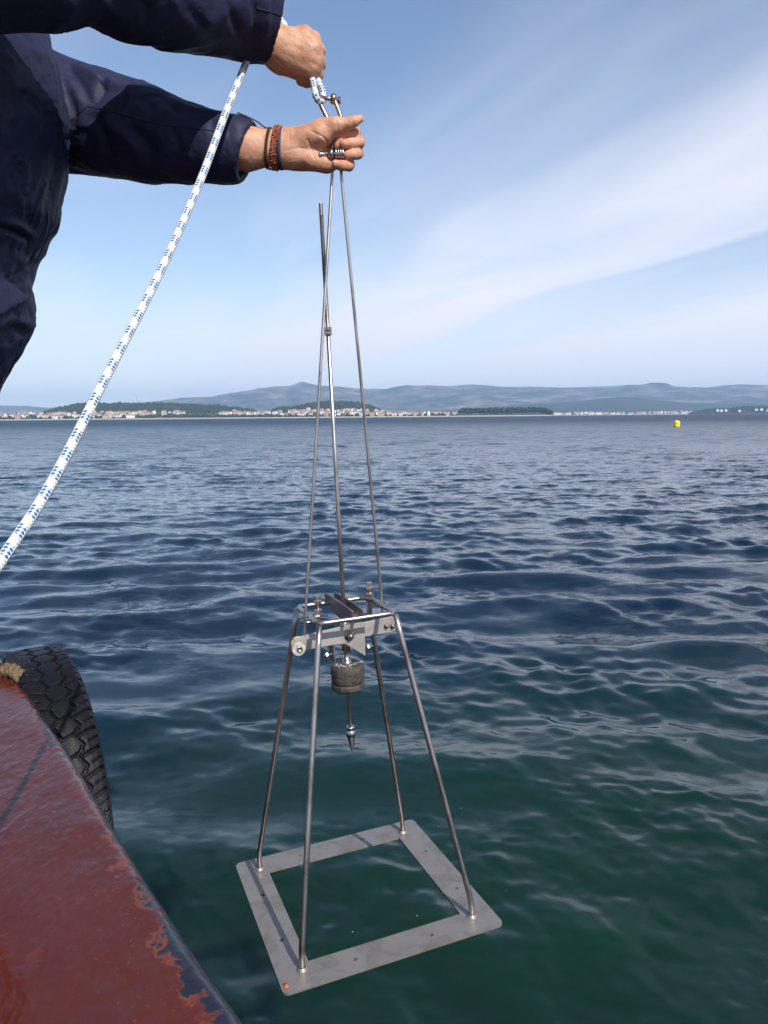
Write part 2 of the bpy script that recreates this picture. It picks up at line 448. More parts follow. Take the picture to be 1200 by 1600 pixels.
# ------------------------------------------------------------------ far land: mountains, hills, shore
def skyline(pts, D, n):
    pts = np.array(pts, float); u = np.linspace(pts[0, 0], pts[-1, 0], n); v = np.interp(u, pts[:, 0], pts[:, 1])
    P = np.array([PY(a, b, D) for a, b in zip(u, v)])
    return P[:, 0], np.maximum(P[:, 2], 0.5)
def hill(name, pts, D, front, back, m, n=240, k=40, rough=0.10, ns=1 / 400.0, seed=0, label=None):
    x, z = skyline(pts, D, n)
    t = np.linspace(-1, 1, k)
    prof = np.where(t < 0, np.clip(1 - np.abs(t) ** 1.25, 0, 1), np.clip(1 - t ** 1.6, 0, 1))
    Yv = np.where(t < 0, D + t * front, D + t * back)
    X = x[:, None] * (Yv / D)[None, :]; Yg = np.repeat(Yv[None, :], n, 0)
    N = fbm(np.stack([X * ns, Yg * ns, X * 0], -1), 5, seed)
    fall = 1 - np.exp(-((t[None, :]) / 0.28) ** 2)
    Z = z[:, None] * prof[None, :] * (1 + rough * N * (0.12 + 2.6 * fall)) - 0.6 * (prof[None, :] < 0.02)
    Z = np.where(prof[None, :] < 1e-3, -0.8, Z)
    V = np.stack([X, Yg, Z], -1).reshape(-1, 3)
    I = np.arange(n * k).reshape(n, k)
    Q = np.stack([I[:-1, :-1], I[1:, :-1], I[1:, 1:], I[:-1, 1:]], -1).reshape(-1, 4)
    o = obj(name, mesh_from(name, V, Q), m); o['kind'] = 'structure'
    if label: o['label'] = label
    return o, (x, z, D, front, back)
def land_mat(name, cols, scale, rough=0.95):
    m = mat(name, cols[0], rough); t = m.node_tree; b = bsdf(m); b.inputs['Specular IOR Level'].default_value = 0.1
    g = nd(t, 'ShaderNodeNewGeometry')
    n = nd(t, 'ShaderNodeTexNoise', i={'Scale': scale, 'Detail': 7.0, 'Roughness': 0.62}); t.links.new(g.outputs['Position'], n.inputs[0])
    st = [(0.32 + 0.36 * i / (len(cols) - 1), c) for i, c in enumerate(cols)]
    t.links.new(ramp(t, n.outputs[0], st), b.inputs['Base Color'])
    return m
M_MOUNT = land_mat('mountain_scrub_and_rock', [(0.028, 0.036, 0.034), (0.05, 0.055, 0.05), (0.14, 0.12, 0.115), (0.26, 0.225, 0.21)], 0.0035)
M_FOOT = land_mat('wooded_foothill', [(0.016, 0.024, 0.018), (0.028, 0.036, 0.026), (0.05, 0.05, 0.036)], 0.006)
M_SHORE = land_mat('shore_scrub', [(0.03, 0.05, 0.018), (0.06, 0.075, 0.03), (0.13, 0.12, 0.06)], 0.02)
M_SAND = land_mat('beach_sand', [(0.42, 0.36, 0.27), (0.5, 0.44, 0.34)], 0.02)
M_LEAF = land_mat('tree_foliage', [(0.014, 0.022, 0.012), (0.026, 0.038, 0.019), (0.042, 0.054, 0.028)], 0.05)
M_BARK = mat('pine_bark', (0.12, 0.08, 0.055), 0.9)
hill('mountains', [(-900, 628), (-500, 634), (-200, 638), (0, 634), (40, 634), (75, 637), (130, 634), (200, 631), (250, 626), (300, 621), (335, 620), (360, 617), (400, 612), (440, 608), (453, 606), (465, 601), (480, 601.5), (500, 604), (540, 606.5), (570, 608), (607, 609), (620, 606), (640, 603), (672, 602), (700, 603), (735, 600.5), (760, 602), (790, 605), (830, 604), (852, 605), (880, 606), (930, 604), (960, 603), (985, 601), (1020, 600.5), (1040, 602), (1055, 605), (1080, 606), (1110, 605), (1130, 602), (1155, 600), (1200, 601), (1300, 597), (1500, 603), (1900, 600), (2300, 612)],
     10500, 3300, 2500, M_MOUNT, 420, 70, 0.17, 1 / 900.0, 4, 'long blue hazy mountain ridge beyond the bay')
hill('foothills', [(560, 651), (700, 640), (800, 634), (880, 628), (930, 624), (967, 620), (1000, 621), (1040, 627), (1085, 630), (1130, 630), (1200, 631), (1350, 629), (1600, 636), (1900, 645)],
     7600, 1500, 1500, M_FOOT, 240, 40, 0.10, 1 / 500.0, 9, 'dark blue wooded foothills in front of the mountain ridge')
hA = hill('wooded_hill', [(60, 651), (75, 645), (92, 640), (115, 635), (150, 633.5), (200, 634), (260, 633), (300, 635), (350, 638), (392, 643), (410, 650)], 3300, 340, 300, M_FOOT, 160, 30, 0.05, 1 / 90.0, 1, 'low dark wooded hill behind the left shore village')
hB = hill('wooded_hill', [(418, 650), (432, 641), (450, 640), (465, 638), (482, 634), (500, 631), (530, 630), (556, 632), (578, 636), (596, 645)], 3150, 150, 260, M_FOOT, 120, 30, 0.05, 1 / 90.0, 2, 'dark wooded knoll above the hillside village')
hC = hill('headland', [(1078, 647), (1098, 643), (1112, 640.5), (1140, 640), (1160, 637), (1200, 637), (1300, 634), (1500, 640)], 4300, 300, 400, M_FOOT, 120, 24, 0.05, 1 / 90.0, 3, 'low wooded headland at the right end of the far shore')

# shore plain with its beach, left shore and far town shore
def rise(u):
    return np.interp(u, [-400, 0, 100, 250, 400, 430, 480, 540, 590, 620, 720, 740, 900], [0.03, 0.045, 0.055, 0.06, 0.045, 0.05, 0.062, 0.066, 0.05, 0.026, 0.018, 0.004, 0.0])
def shore_z(u, D): return 3.2 + rise(u) * np.maximum(D - 2640, 0) * np.where(D > 3000, 0.6, 1.0)
def shore(name, u0, u1, D0, D1, zf, m, n=260, k=26, label=''):
    u = np.linspace(u0, u1, n); d = np.concatenate([[0, 6, 20, 40], np.linspace(60, D1 - D0, k)])
    U, Dd = np.meshgrid(u, d, indexing='ij')
    wob = 9 * fbm(np.stack([U * 0.03, U * 0, U * 0], -1), 3, 6)
    Y = D0 + Dd + wob * np.exp(-Dd / 60)
    X = (U - 600) / F * Y
    Z = np.where(Dd < 3, -0.5, zf(U, D0 + Dd)); Z = np.where((Dd > 3) & (Dd < 10), 1.0, Z)
    e = np.minimum(1, np.minimum(U - u0, u1 - U) / 12.0); Z = np.where(e < 1, -0.5 + (Z + 0.5) * np.clip(e, 0, 1), Z)
    I = np.arange(U.size).reshape(U.shape); Q = np.stack([I[:-1, :-1], I[1:, :-1], I[1:, 1:], I[:-1, 1:]], -1).reshape(-1, 4)
    o = obj(name, mesh_from(name, np.stack([X, Y, Z], -1).reshape(-1, 3), Q), m); o['kind'] = 'structure'; o['label'] = label
    o.data.polygons.foreach_set('material_index', np.tile(np.concatenate([np.ones(3), np.zeros(len(d) - 4)]), n - 1).astype(np.int32))
    return o
shore('shore_land', -400, 866, 2600, 3500, shore_z, [M_SHORE, M_SAND], label='low green shore with a pale sand beach under the village')
shore('far_shore_land', 820, 1700, 4700, 6200, lambda U, D: 2.5 + 0.012 * np.maximum(D - 4760, 0) * (0.6 + 0.5 * np.sin(U * 0.05)), [M_SHORE, M_SAND], label='distant low shore under the far white town')

ICO_V = None
def ico():
    global ICO_V, ICO_F
    if ICO_V is None:
        bm = bmesh.new(); bmesh.ops.create_icosphere(bm, subdivisions=1, radius=1.0)
        ICO_V = np.array([v.co for v in bm.verts]); bm.faces.ensure_lookup_table(); ICO_F = np.array([[v.index for v in f.verts] for f in bm.faces]); bm.free()
    return ICO_V, ICO_F
def crowns(C, R, seed, jit=0.35):
    v, f = ico(); r = np.random.default_rng(seed); n = len(C)
    J = 1 + r.uniform(-jit, jit, (n, len(v), 1)); V = C[:, None] + v[None] * J * R[:, None]
    return V.reshape(-1, 3), (f[None] + (np.arange(n) * len(v))[:, None, None]).reshape(-1, 3)
def wood(name, C, R, seed, label, trunks=None):
    V, Fq = crowns(C, R, seed); ms = [M_LEAF]
    if trunks is not None:
        v = []; fc = []
        for a, b, r in trunks:
            k = len(V) + len(v)
            for zz_ in (a, b):
                for i in range(3):
                    t = i * 2.094; v.append(zz_ + np.array([r * math.cos(t), r * math.sin(t), 0]))
            for i in range(3):
                j = (i + 1) % 3; fc += [(k + i, k + j, k + 3 + j), (k + i, k + 3 + j, k + 3 + i)]
        nf = len(Fq); V = np.vstack([V, v]); Fq = np.vstack([Fq, fc]); ms = [M_LEAF, M_BARK]
    me = mesh_from(name, V, Fq, True); o = obj(name, me, ms)
    if trunks is not None: me.polygons.foreach_set('material_index', np.concatenate([np.zeros(nf), np.ones(len(Fq) - nf)]).astype(np.int32))
    o['kind'] = 'stuff'; o['label'] = label; return o
def wood_on_hill(name, h, n, seed, label, size=(5.5, 9.5)):
    x, z, D, fr, bk = h[1]; r = np.random.default_rng(seed)
    t = -np.abs(r.normal(0, 0.33, n)); t[r.uniform(size=n) < 0.2] *= -0.5; t = np.clip(t, -0.85, 0.6)
    i = r.uniform(0, len(x) - 1, n); xi = np.interp(i, np.arange(len(x)), x); zi = np.interp(i, np.arange(len(z)), z)
    pr = np.where(t < 0, 1 - np.abs(t) ** 1.25, 1 - np.abs(t) ** 1.6); Yv = np.where(t < 0, D + t * fr, D + t * bk)
    s = r.uniform(*size, n)
    C = np.stack([xi * Yv / D, Yv, zi * pr + s * 0.35], -1); R = np.stack([s, s, s * r.uniform(0.8, 1.35, n)], -1)
    return wood(name, C, R, seed, label)
wood_on_hill('woods', hA, 2600, 1, 'dark pine and eucalyptus woods covering the left hill')
wood_on_hill('woods', hB, 900, 2, 'dark woods crowning the knoll above the hillside village')
wood_on_hill('woods', hC, 700, 3, 'scrubby woods on the low headland at far right')
# pine grove on the low point
r_ = np.random.default_rng(21); C = []; R = []; T = []
for i in range(260):
    u = r_.uniform(719, 861); D = r_.uniform(2650, 2760)
    x = (u - 600) / F * D
    top = np.interp(u, [717, 724, 760, 800, 838, 850, 863], [19, 27, 26, 27, 29, 25, 15]) * r_.uniform(0.82, 1.06)
    b = np.array([x, D, 3.0]); s = r_.uniform(4.5, 7.5)
    C.append(b + [0, 0, top - s * 0.7]); R.append((s, s, s * r_.uniform(0.55, 0.8)))
    for _ in range(2):
        C.append(b + [r_.uniform(-4, 4), r_.uniform(-4, 4), top * r_.uniform(0.4, 0.75)]); R.append((s * 0.75, s * 0.75, s * 0.55))
    T.append((b, b + [r_.uniform(-1, 1), 0, top - s * 0.6], 0.45))
wood('pine_grove', np.array(C), np.array(R), 8, 'dense dark pine grove on the low sandy point', T)
# bushes and trees between the houses
r_ = np.random.default_rng(31); C = []; R = []
for i in range(900):
    u = r_.uniform(-60, 715); D = 2640 + 500 * r_.beta(1.0, 2.2)
    if 240 < u < 470 and r_.uniform() < 0.9: D = r_.uniform(2640, 2760)
    s = r_.uniform(2.0, 5.5); C.append(((u - 600) / F * D, D, shore_z(u, D) + s * 0.6)); R.append((s * 1.2, s * 1.2, s * r_.uniform(0.7, 1.5)))
wood('village_trees', np.array(C), np.array(R), 9, 'scattered trees and hedges between the shore village houses')

# houses
M_ROOF = mat('terracotta_roof', (0.30, 0.155, 0.10), 0.85, var=0.25, vscale=0.3)
M_GREY = mat('slate_grey_roof', (0.2, 0.2, 0.21), 0.8)
WALLS = {'white': (0.78, 0.77, 0.74), 'cream': (0.66, 0.58, 0.44), 'pink': (0.55, 0.36, 0.28), 'grey': (0.42, 0.42, 0.42)}
M_WALL = {k: mat('render_wall_' + k, c, 0.85) for k, c in WALLS.items()}
M_WINDOW = mat('dark_house_window', (0.03, 0.035, 0.045), 0.2)
def house_mesh(w, d, h, rh, wall, roof, win=True):
    mb = MB(); a, b = w / 2, d / 2
    V = [(-a, -b, -3), (a, -b, -3), (a, b, -3), (-a, b, -3), (-a, -b, h), (a, -b, h), (a, b, h), (-a, b, h), (-a, 0, h + rh), (a, 0, h + rh)]
    Fc = [(0, 1, 5, 4), (1, 2, 6, 9, 5), (2, 3, 7, 6), (3, 0, 4, 8, 7)]; mi = [0] * 4
    e = 0.5
    V += [(-a - e, -b - e, h - 0.25), (a + e, -b - e, h - 0.25), (a + e, 0, h + rh + 0.25), (-a - e, 0, h + rh + 0.25), (-a - e, b + e, h - 0.25), (a + e, b + e, h - 0.25)]
    Fc += [(10, 11, 12, 13), (13, 12, 15, 14)]; mi += [1, 1]
    if win:
        n = max(2, int(w / 3.5))
        for fl in range(int(h // 3)):
            for i in range(n):
                x = -a + (i + 0.5) * w / n; z = 0.9 + 3 * fl; k = len(V)
                V += [(x - 0.6, -b - 0.04, z), (x + 0.6, -b - 0.04, z), (x + 0.6, -b - 0.04, z + 1.4), (x - 0.6, -b - 0.04, z + 1.4)]; Fc.append((k, k + 1, k + 2, k + 3)); mi.append(2)
    me = mesh_from('house', V, Fc, False); me.materials.append(M_WALL[wall]); me.materials.append(roof); me.materials.append(M_WINDOW)
    me.polygons.foreach_set('material_index', mi); me.update(); return me
PROTO = {}
for wl in WALLS:
    for i, (w, d, h, rh) in enumerate([(10, 9, 6.4, 1.7), (13, 9, 6.8, 1.8), (9, 8, 9.2, 1.6), (20, 10, 6.6, 1.9)]):
        PROTO[wl, i] = house_mesh(w, d, h, rh, wl, M_GREY if wl == 'grey' else M_ROOF)
ROOFN = {'white': 'orange tiled roof', 'cream': 'orange tiled roof', 'pink': 'red tiled roof', 'grey': 'grey roof'}
COLN = {'white': 'white', 'cream': 'cream', 'pink': 'salmon pink', 'grey': 'grey'}
def place_house(u, D, z, wl, i, sc, where, rot):
    o = bpy.data.objects.new('house', PROTO[wl, i]); COL.objects.link(o)
    o.location = ((u - 600) / F * D, D, z); o.rotation_euler = (0, 0, rot); o.scale = (sc * 1.4, sc * 1.1, sc * 1.4)
    sh_ = ('small', 'wide', 'tall', 'long')[i]; tag(o, '%s %s house with %s %s' % (sh_, COLN[wl], ROOFN[wl], where), 'house', '%s %s houses %s' % (sh_, COLN[wl], where))
r_ = np.random.default_rng(41); taken = []
def try_house(u, D, z, where, sc, wts, gap):
    p = np.array([(u - 600) / F * D, D])
    if any(abs(p[0] - t[0]) < gap and abs(p[1] - t[1]) < 26 for t in taken): return False
    taken.append(p)
    place_house(u, D, z, str(r_.choice(['white', 'cream', 'pink', 'grey'], p=wts)), int(r_.choice(4, p=[0.35, 0.3, 0.15, 0.2])), sc * r_.uniform(0.85, 1.15), where, r_.uniform(-0.5, 0.5) + (1.57 if r_.uniform() < 0.4 else 0))
    return True
def cluster(n, ur, dr, where, sc, wts, gap=11, zf=shore_z):
    k = 0
    for _ in range(n * 12):
        if k >= n: break
        u = r_.uniform(*ur); D = dr[0] + (dr[1] - dr[0]) * r_.beta(1.0, 1.25)
        k += try_house(u, D, float(zf(u, D)), where, sc, wts, gap)
cluster(84, (-20, 236), (2655, 2990), 'below the left wooded hill', 1.0, [0.42, 0.25, 0.25, 0.08])
cluster(14, (235, 300), (2760, 3050), 'on the left hill slope', 0.95, [0.6, 0.2, 0.15, 0.05])
cluster(24, (340, 425), (2760, 2930), 'on the green middle shore', 1.0, [0.55, 0.2, 0.2, 0.05])
cluster(92, (430, 612), (2650, 2990), 'in the hillside village', 0.95, [0.62, 0.16, 0.17, 0.05])
cluster(28, (605, 718), (2650, 2800), 'left of the pine grove', 1.0, [0.5, 0.25, 0.2, 0.05])
cluster(62, (868, 1088), (4790, 5500), 'in the far town', 1.25, [0.72, 0.1, 0.13, 0.05], 16, lambda U, D: 2.5 + 0.012 * max(D - 4760, 0) * (0.6 + 0.5 * math.sin(U * 0.05)))
for u, v in ((1118, 641), (1124, 641.5), (1131, 641), (1152, 642), (1178, 640), (1186, 639.5), (1196, 641)):
    D = 4080; p = PY(u, v + 1, D); place_house(u, D, p[2], 'white', 0, 0.85, 'on the right headland', 0.1)
# tell look-alike houses apart by their place along the shore
ORD = 'first second third fourth fifth sixth seventh eighth ninth tenth eleventh twelfth thirteenth fourteenth fifteenth sixteenth seventeenth eighteenth nineteenth twentieth'.split()
ORD += ['twenty-' + o_ for o_ in ORD[:9]]
kin = {}
for o in COL.objects:
    if o.get('category') == 'house': kin.setdefault(o['group'], []).append(o)
for g_, L_ in kin.items():
    if len(L_) < 2: del L_[0]['group']; continue
    L_.sort(key=lambda o: o.location.x / o.location.y)
    for k_, o in enumerate(L_):
        a_, w_ = g_.split(' houses ', 1); nm_ = 'leftmost' if k_ == 0 else 'rightmost' if k_ == len(L_) - 1 else ORD[k_] + ' from left'
        rf = 'grey' if 'grey' in a_ else 'red' if 'pink' in a_ else 'orange'
        o['label'] = '%s house with %s roof, %s, %s' % (a_, rf, nm_, w_)
# masts on the wooded hill
M_MAST = mat('grey_mast_steel', (0.3, 0.3, 0.32), 0.6)
for u, hh, lb in ((208.5, 20, 'short thin mast on the wooded hill, left of its two neighbours'), (212.5, 17, 'thin mast between two others on the wooded hill'), (219.5, 34, 'tallest thin mast on the wooded hill')):
    x = (u - 600) / F * 3300; mb = MB(); mb.add(*tube([(0, 0, -8), (0, 0, hh * 0.6), (0, 0, hh)], [0.9, 0.7, 0.4], 6)[:2])
    for k in range(3): mb.add(*box((0, 0, hh * (0.5 + 0.17 * k)), (2.2, 0.4, 0.5)))
    o = obj('radio_mast', mb.mesh('radio_mast'), M_MAST); o.location = (x, 3300, PY(u, 630, 3300)[2]); tag(o, lb, 'mast')

# bubbles drifting under the corer
r_ = np.random.default_rng(77); C = []; R = []
for cx, cy, sp_, n_ in ((-0.15, 2.45, 0.22, 16), (-0.45, 2.25, 0.12, 7), (0.3, 2.9, 0.5, 7)):
    for _ in range(n_):
        x_, y_ = r_.normal(cx, sp_), r_.normal(cy, sp_); z_ = sum(a_ * math.cos(2 * math.pi / l_ * (x_ * math.cos(t_h) + y_ * math.sin(t_h)) + p_) for l_, t_h, a_, p_ in WAVES) * 0.8
        q_ = r_.uniform(0.0014, 0.0034); C.append((x_, y_, z_ + 0.003)); R.append((q_, q_, q_ * 0.7))
V, Fq = crowns(np.array(C), np.array(R), 5, 0.1); o = obj('foam_bubbles', mesh_from('foam_bubbles', V, Fq), mat('white_foam', (0.26, 0.30, 0.30), 0.3)); o['kind'] = 'stuff'; o['label'] = 'tiny pale bubbles drifting on the near water'

# yellow buoy
bp = PY(1057, 665, 118.0); 
b = empty('marker_buoy', loc=(bp[0], bp[1], 0)); tag(b, 'small bright yellow barrel buoy floating on the right', 'buoy')
M_YEL = mat('yellow_buoy_plastic', (0.85, 0.62, 0.02), 0.35, var=0.08, vscale=3)
obj('float', mesh_from('float', *lathe((0, 0, -0.3), (0.06, 0.02, 1), [(0, 0), (0, 0.30), (0.1, 0.42), (0.35, 0.46), (0.5, 0.49), (0.62, 0.46), (0.85, 0.46), (0.98, 0.5), (1.06, 0.42), (1.2, 0.34), (1.24, 0.18), (1.25, 0)], 32)), M_YEL, b)
obj('lifting_eye', mesh_from('lifting_eye', *tube([(0.06 + 0.1 * math.cos(a), 0, 0.95 + 0.1 * math.sin(a)) for a in np.linspace(0, math.pi, 9)], 0.025, 8)[:2]), M_MAST, b)

# ------------------------------------------------------------------ boat: red side deck and hull
ZD = H - 0.80
EDGE_PX = [(0, 1028), (22, 1052), (60, 1110), (110, 1187), (160, 1275), (210, 1357), (260, 1432), (310, 1508), (350, 1563), (375, 1600)]
ep = np.array([PZ(u, v, ZD)[:2] for u, v in EDGE_PX])
t0 = ep[0] - ep[2]; t0 /= np.linalg.norm(t0); t1 = ep[-1] - ep[-4]; t1 /= np.linalg.norm(t1)
ext0 = [ep[0] + t0 * s + np.array([-0.05, -0.02]) * s * s for s in (2.4, 1.9, 1.45, 1.1, 0.8, 0.55, 0.35, 0.18)]
ext1 = [ep[-1] + t1 * s + np.array([0.02, 0.01]) * s * s for s in (0.06, 0.13, 0.22, 0.34, 0.5, 0.7, 0.95, 1.25, 1.6, 2.2)]
EDGE = cr(np.vstack([ext0, ep, ext1]), 420)
for _ in range(12): EDGE[1:-1] = 0.5 * EDGE[1:-1] + 0.25 * (EDGE[:-2] + EDGE[2:])
INW = np.array([-0.828, -0.561])
def deck_material():
    m = mat('rust_red_deck_paint', (0.16, 0.045, 0.035), 0.3, Specular_IOR_Level=0.45); t = m.node_tree; b = bsdf(m)
    g = nd(t, 'ShaderNodeNewGeometry'); at = nd(t, 'ShaderNodeAttribute', attribute_name='edge_dist')
    def noise(s, d=5.0, dist=0.0, stretch=None):
        n = nd(t, 'ShaderNodeTexNoise', i={'Scale': s, 'Detail': d, 'Roughness': 0.62, 'Distortion': dist})
        if stretch:
            mp = nd(t, 'ShaderNodeMapping', i={'Rotation': (0, 0, stretch[0]), 'Scale': stretch[1]}); t.links.new(g.outputs['Position'], mp.inputs[0]); t.links.new(mp.outputs[0], n.inputs[0])
        else: t.links.new(g.outputs['Position'], n.inputs[0])
        return n.outputs[0]
    big = noise(3.0, 5); mid = noise(16.0, 6, 0.5); fin = noise(70.0, 5, 0.3)
    paint = ramp(t, big, [(0.3, (0.072, 0.011, 0.005)), (0.55, (0.088, 0.015, 0.008)), (0.75, (0.066, 0.014, 0.010))])
    specks = ramp(t, noise(42.0, 4, 1.0), [(0.66, 0.0), (0.71, 1.0)])
    paint = mixc(t, mth(t, 'MULTIPLY', specks, 0.5), paint, (0.04, 0.008, 0.006))
    # bright rust bleeding through
    near = nd(t, 'ShaderNodeSeparateXYZ'); t.links.new(g.outputs['Position'], near.inputs[0])
    rust = mixc(t, fin, (0.22, 0.048, 0.012), (0.11, 0.024, 0.009))
    chip = noise(30.0, 5, 0.4)
    wornedge = mth(t, 'SUBTRACT', mth(t, 'MULTIPLY', at.outputs['Fac'], 9.0), mth(t, 'ADD', mth(t, 'MULTIPLY_ADD', nd_map(t, near.outputs[1], 1.7, 1.0), 0.14, 0.20), mth(t, 'ADD', mth(t, 'ADD', mth(t, 'MULTIPLY', mth(t, 'SUBTRACT', mid, 0.5), 0.7), mth(t, 'MULTIPLY', mth(t, 'SUBTRACT', chip, 0.5), 0.8)), mth(t, 'MULTIPLY', mth(t, 'SUBTRACT', big, 0.5), 0.9))))
    bare = nd_map(t, wornedge, 0.05, -0.03)               # bare dark primer along the edge
    halo = nd_map(t, wornedge, 0.16, 0.04)
    halo = mth(t, 'MULTIPLY', halo, nd_map(t, mid, 0.42, 0.56))
    col = mixc(t, halo, paint, rust)
    patches = mth(t, 'MULTIPLY', nd_map(t, noise(5.5, 6, 1.2), 0.60, 0.66), nd_map(t, near.outputs[1], 1.25, 0.9))
    col = mixc(t, mth(t, 'MULTIPLY', patches, 0.6), col, rust)
    spk = mth(t, 'MULTIPLY', nd_map(t, noise(85.0, 3, 0.2), 0.64, 0.68), nd_map(t, at.outputs['Fac'], 0.22, 0.06))      # pin-point rust by the edge
    col = mixc(t, spk, col, rust)
    dark = mixc(t, fin, (0.008, 0.008, 0.017), (0.024, 0.022, 0.034))
    col = mixc(t, bare, col, dark)
    t.links.new(col, b.inputs['Base Color'])
    t.links.new(mth(t, 'MULTIPLY_ADD', mid, 0.34, 0.03), b.inputs['Roughness'])
    # sags and runs in thick gloss paint
    sag = noise(8.0, 3, 0.15, (0.6, (1.5, 0.75, 1.0)))
    fine = noise(40.0, 2, 0.1, (0.6, (1.3, 0.8, 1.0)))
    hgt = mth(t, 'ADD', mth(t, 'ADD', mth(t, 'MULTIPLY', sag, 1.0), mth(t, 'MULTIPLY', fine, 0.12)), mth(t, 'MULTIPLY', bare, -0.10))
    bp_ = nd(t, 'ShaderNodeBump', i={'Strength': 0.75, 'Distance': 0.011}); t.links.new(hgt, bp_.inputs['Height']); t.links.new(bp_.outputs[0], b.inputs['Normal'])
    return m
boat = empty('work_boat', loc=(float(ep[3][0]), float(ep[3][1]), 0.0)); tag(boat, 'work boat with rust red painted side deck and dark hull', 'boat')
BO = np.array([ep[3][0], ep[3][1], 0.0])
RB = 0.035
dd = np.concatenate([np.linspace(0, 0.5, 70), np.geomspace(0.52, 4.2, 22)])
EDGE = EDGE + INW * 0.020
tan = np.gradient(EDGE, axis=0); tan /= np.linalg.norm(tan, axis=1)[:, None]; nrm = np.stack([-tan[:, 1], tan[:, 0]], 1); nrm *= np.sign((nrm @ -INW))[:, None]
n = len(EDGE)
rows = []; ed = []
for d in dd[::-1]:
    w = min(1, d / 0.4); p = EDGE - nrm * min(d, 0.12) * (1 if d < 0.12 else 1) + INW * max(0, d - 0.12)
    rows.append(np.c_[p, np.full(n, ZD)]); ed.append(np.full(n, d + RB))
for a in np.linspace(0, math.pi / 2, 9)[1:]:
    rows.append(np.c_[EDGE + nrm * RB * math.sin(a), np.full(n, ZD - RB + RB * math.cos(a))]); ed.append(np.full(n, RB * (1 - a / 1.57)))
V = np.stack(rows, 1); I = np.arange(V.shape[0] * V.shape[1]).reshape(V.shape[:2])
Z0 = V[..., 2].copy()
V[..., 2] += 0.003 * fbm(np.stack([V[..., 0] * 3, V[..., 1] * 3, V[..., 2] * 0], -1), 3, 12) 
Q = np.stack([I[:-1, :-1], I[1:, :-1], I[1:, 1:], I[:-1, 1:]], -1).reshape(-1, 4)[:, ::-1]
me = mesh_from('deck', V.reshape(-1, 3) - BO, Q); fixn(me)
at = me.attributes.new('edge_dist', 'FLOAT', 'POINT'); at.data.foreach_set('value', np.stack(ed, 1).ravel().astype(np.float32))
M_DECK = deck_material()
dk = obj('side_deck', me, M_DECK, boat); dk['label'] = 'glossy rust red painted side deck with worn dark edge'
M_HULL = mat('dark_hull_paint', (0.014, 0.015, 0.028), 0.45, var=0.5, vscale=6, bump=0.4, bscale=20, bdist=0.01)
zs = np.linspace(ZD - RB, -0.35, 12)
Vh = np.stack([np.c_[EDGE + nrm * (RB - 0.10 * ((ZD - RB - z) / 1.3) ** 2), np.full(n, z)] for z in zs], 1); I = np.arange(n * 12).reshape(n, 12)
Q = np.stack([I[:-1, :-1], I[1:, :-1], I[1:, 1:], I[:-1, 1:]], -1).reshape(-1, 4)
obj('hull_side', fixn(mesh_from('hull_side', Vh.reshape(-1, 3) - BO, Q)), M_HULL, boat)

# ------------------------------------------------------------------ tyre fender
te = np.array([-0.561, 0.828]); tn = np.array([0.828, 0.561])
TW = 0.165; TR = 0.50
tc2 = ep[2] + te * 0.40 - tn * 0.004
TC = np.array([tc2[0], tc2[1], H - 1.25])
ty = empty('tyre_fender', Matrix(((tn[0], te[0], 0, TC[0]), (tn[1], te[1], 0, TC[1]), (0, 0, 1, TC[2]), (0, 0, 0, 1))))   # local x = out from hull
tag(ty, 'worn black truck tyre hung over the hull side as a fender', 'tyre')
def rubber():
    m = mat('worn_tyre_rubber', (0.012, 0.012, 0.014), 0.5); t = m.node_tree; b = bsdf(m)
    b.inputs['Specular IOR Level'].default_value = 0.18
    co = nd(t, 'ShaderNodeTexCoord'); sp = nd(t, 'ShaderNodeSeparateXYZ'); t.links.new(co.outputs['Object'], sp.inputs[0])
    n1 = nd(t, 'ShaderNodeTexNoise', i={'Scale': 9.0, 'Detail': 5.0}); t.links.new(co.outputs['Object'], n1.inputs[0])
    n2 = nd(t, 'ShaderNodeTexNoise', i={'Scale': 260.0, 'Detail': 3.0}); t.links.new(co.outputs['Object'], n2.inputs[0])
    # salt and dry dirt, thicker on the lower half that splashes
    low = nd_map(t, mth(t, 'ADD', sp.outputs[2], mth(t, 'MULTIPLY', mth(t, 'SUBTRACT', n1.outputs[0], 0.5), 0.35)), 0.30, 0.0)
    salt = mth(t, 'MULTIPLY', low, nd_map(t, n2.outputs[0], 0.42, 0.62))
    c0 = mixc(t, n1.outputs[0], (0.004, 0.004, 0.006), (0.011, 0.010, 0.013))
    t.links.new(mixc(t, mth(t, 'MULTIPLY', salt, 0.6), c0, (0.13, 0.125, 0.11)), b.inputs['Base Color'])
    t.links.new(mth(t, 'MULTIPLY_ADD', low, 0.3, 0.42), b.inputs['Roughness'])
    bp_ = nd(t, 'ShaderNodeBump', i={'Strength': 0.5, 'Distance': 0.002}); t.links.new(n2.outputs[0], bp_.inputs['Height']); t.links.new(bp_.outputs[0], b.inputs['Normal'])
    return m
M_RUB = rubber()
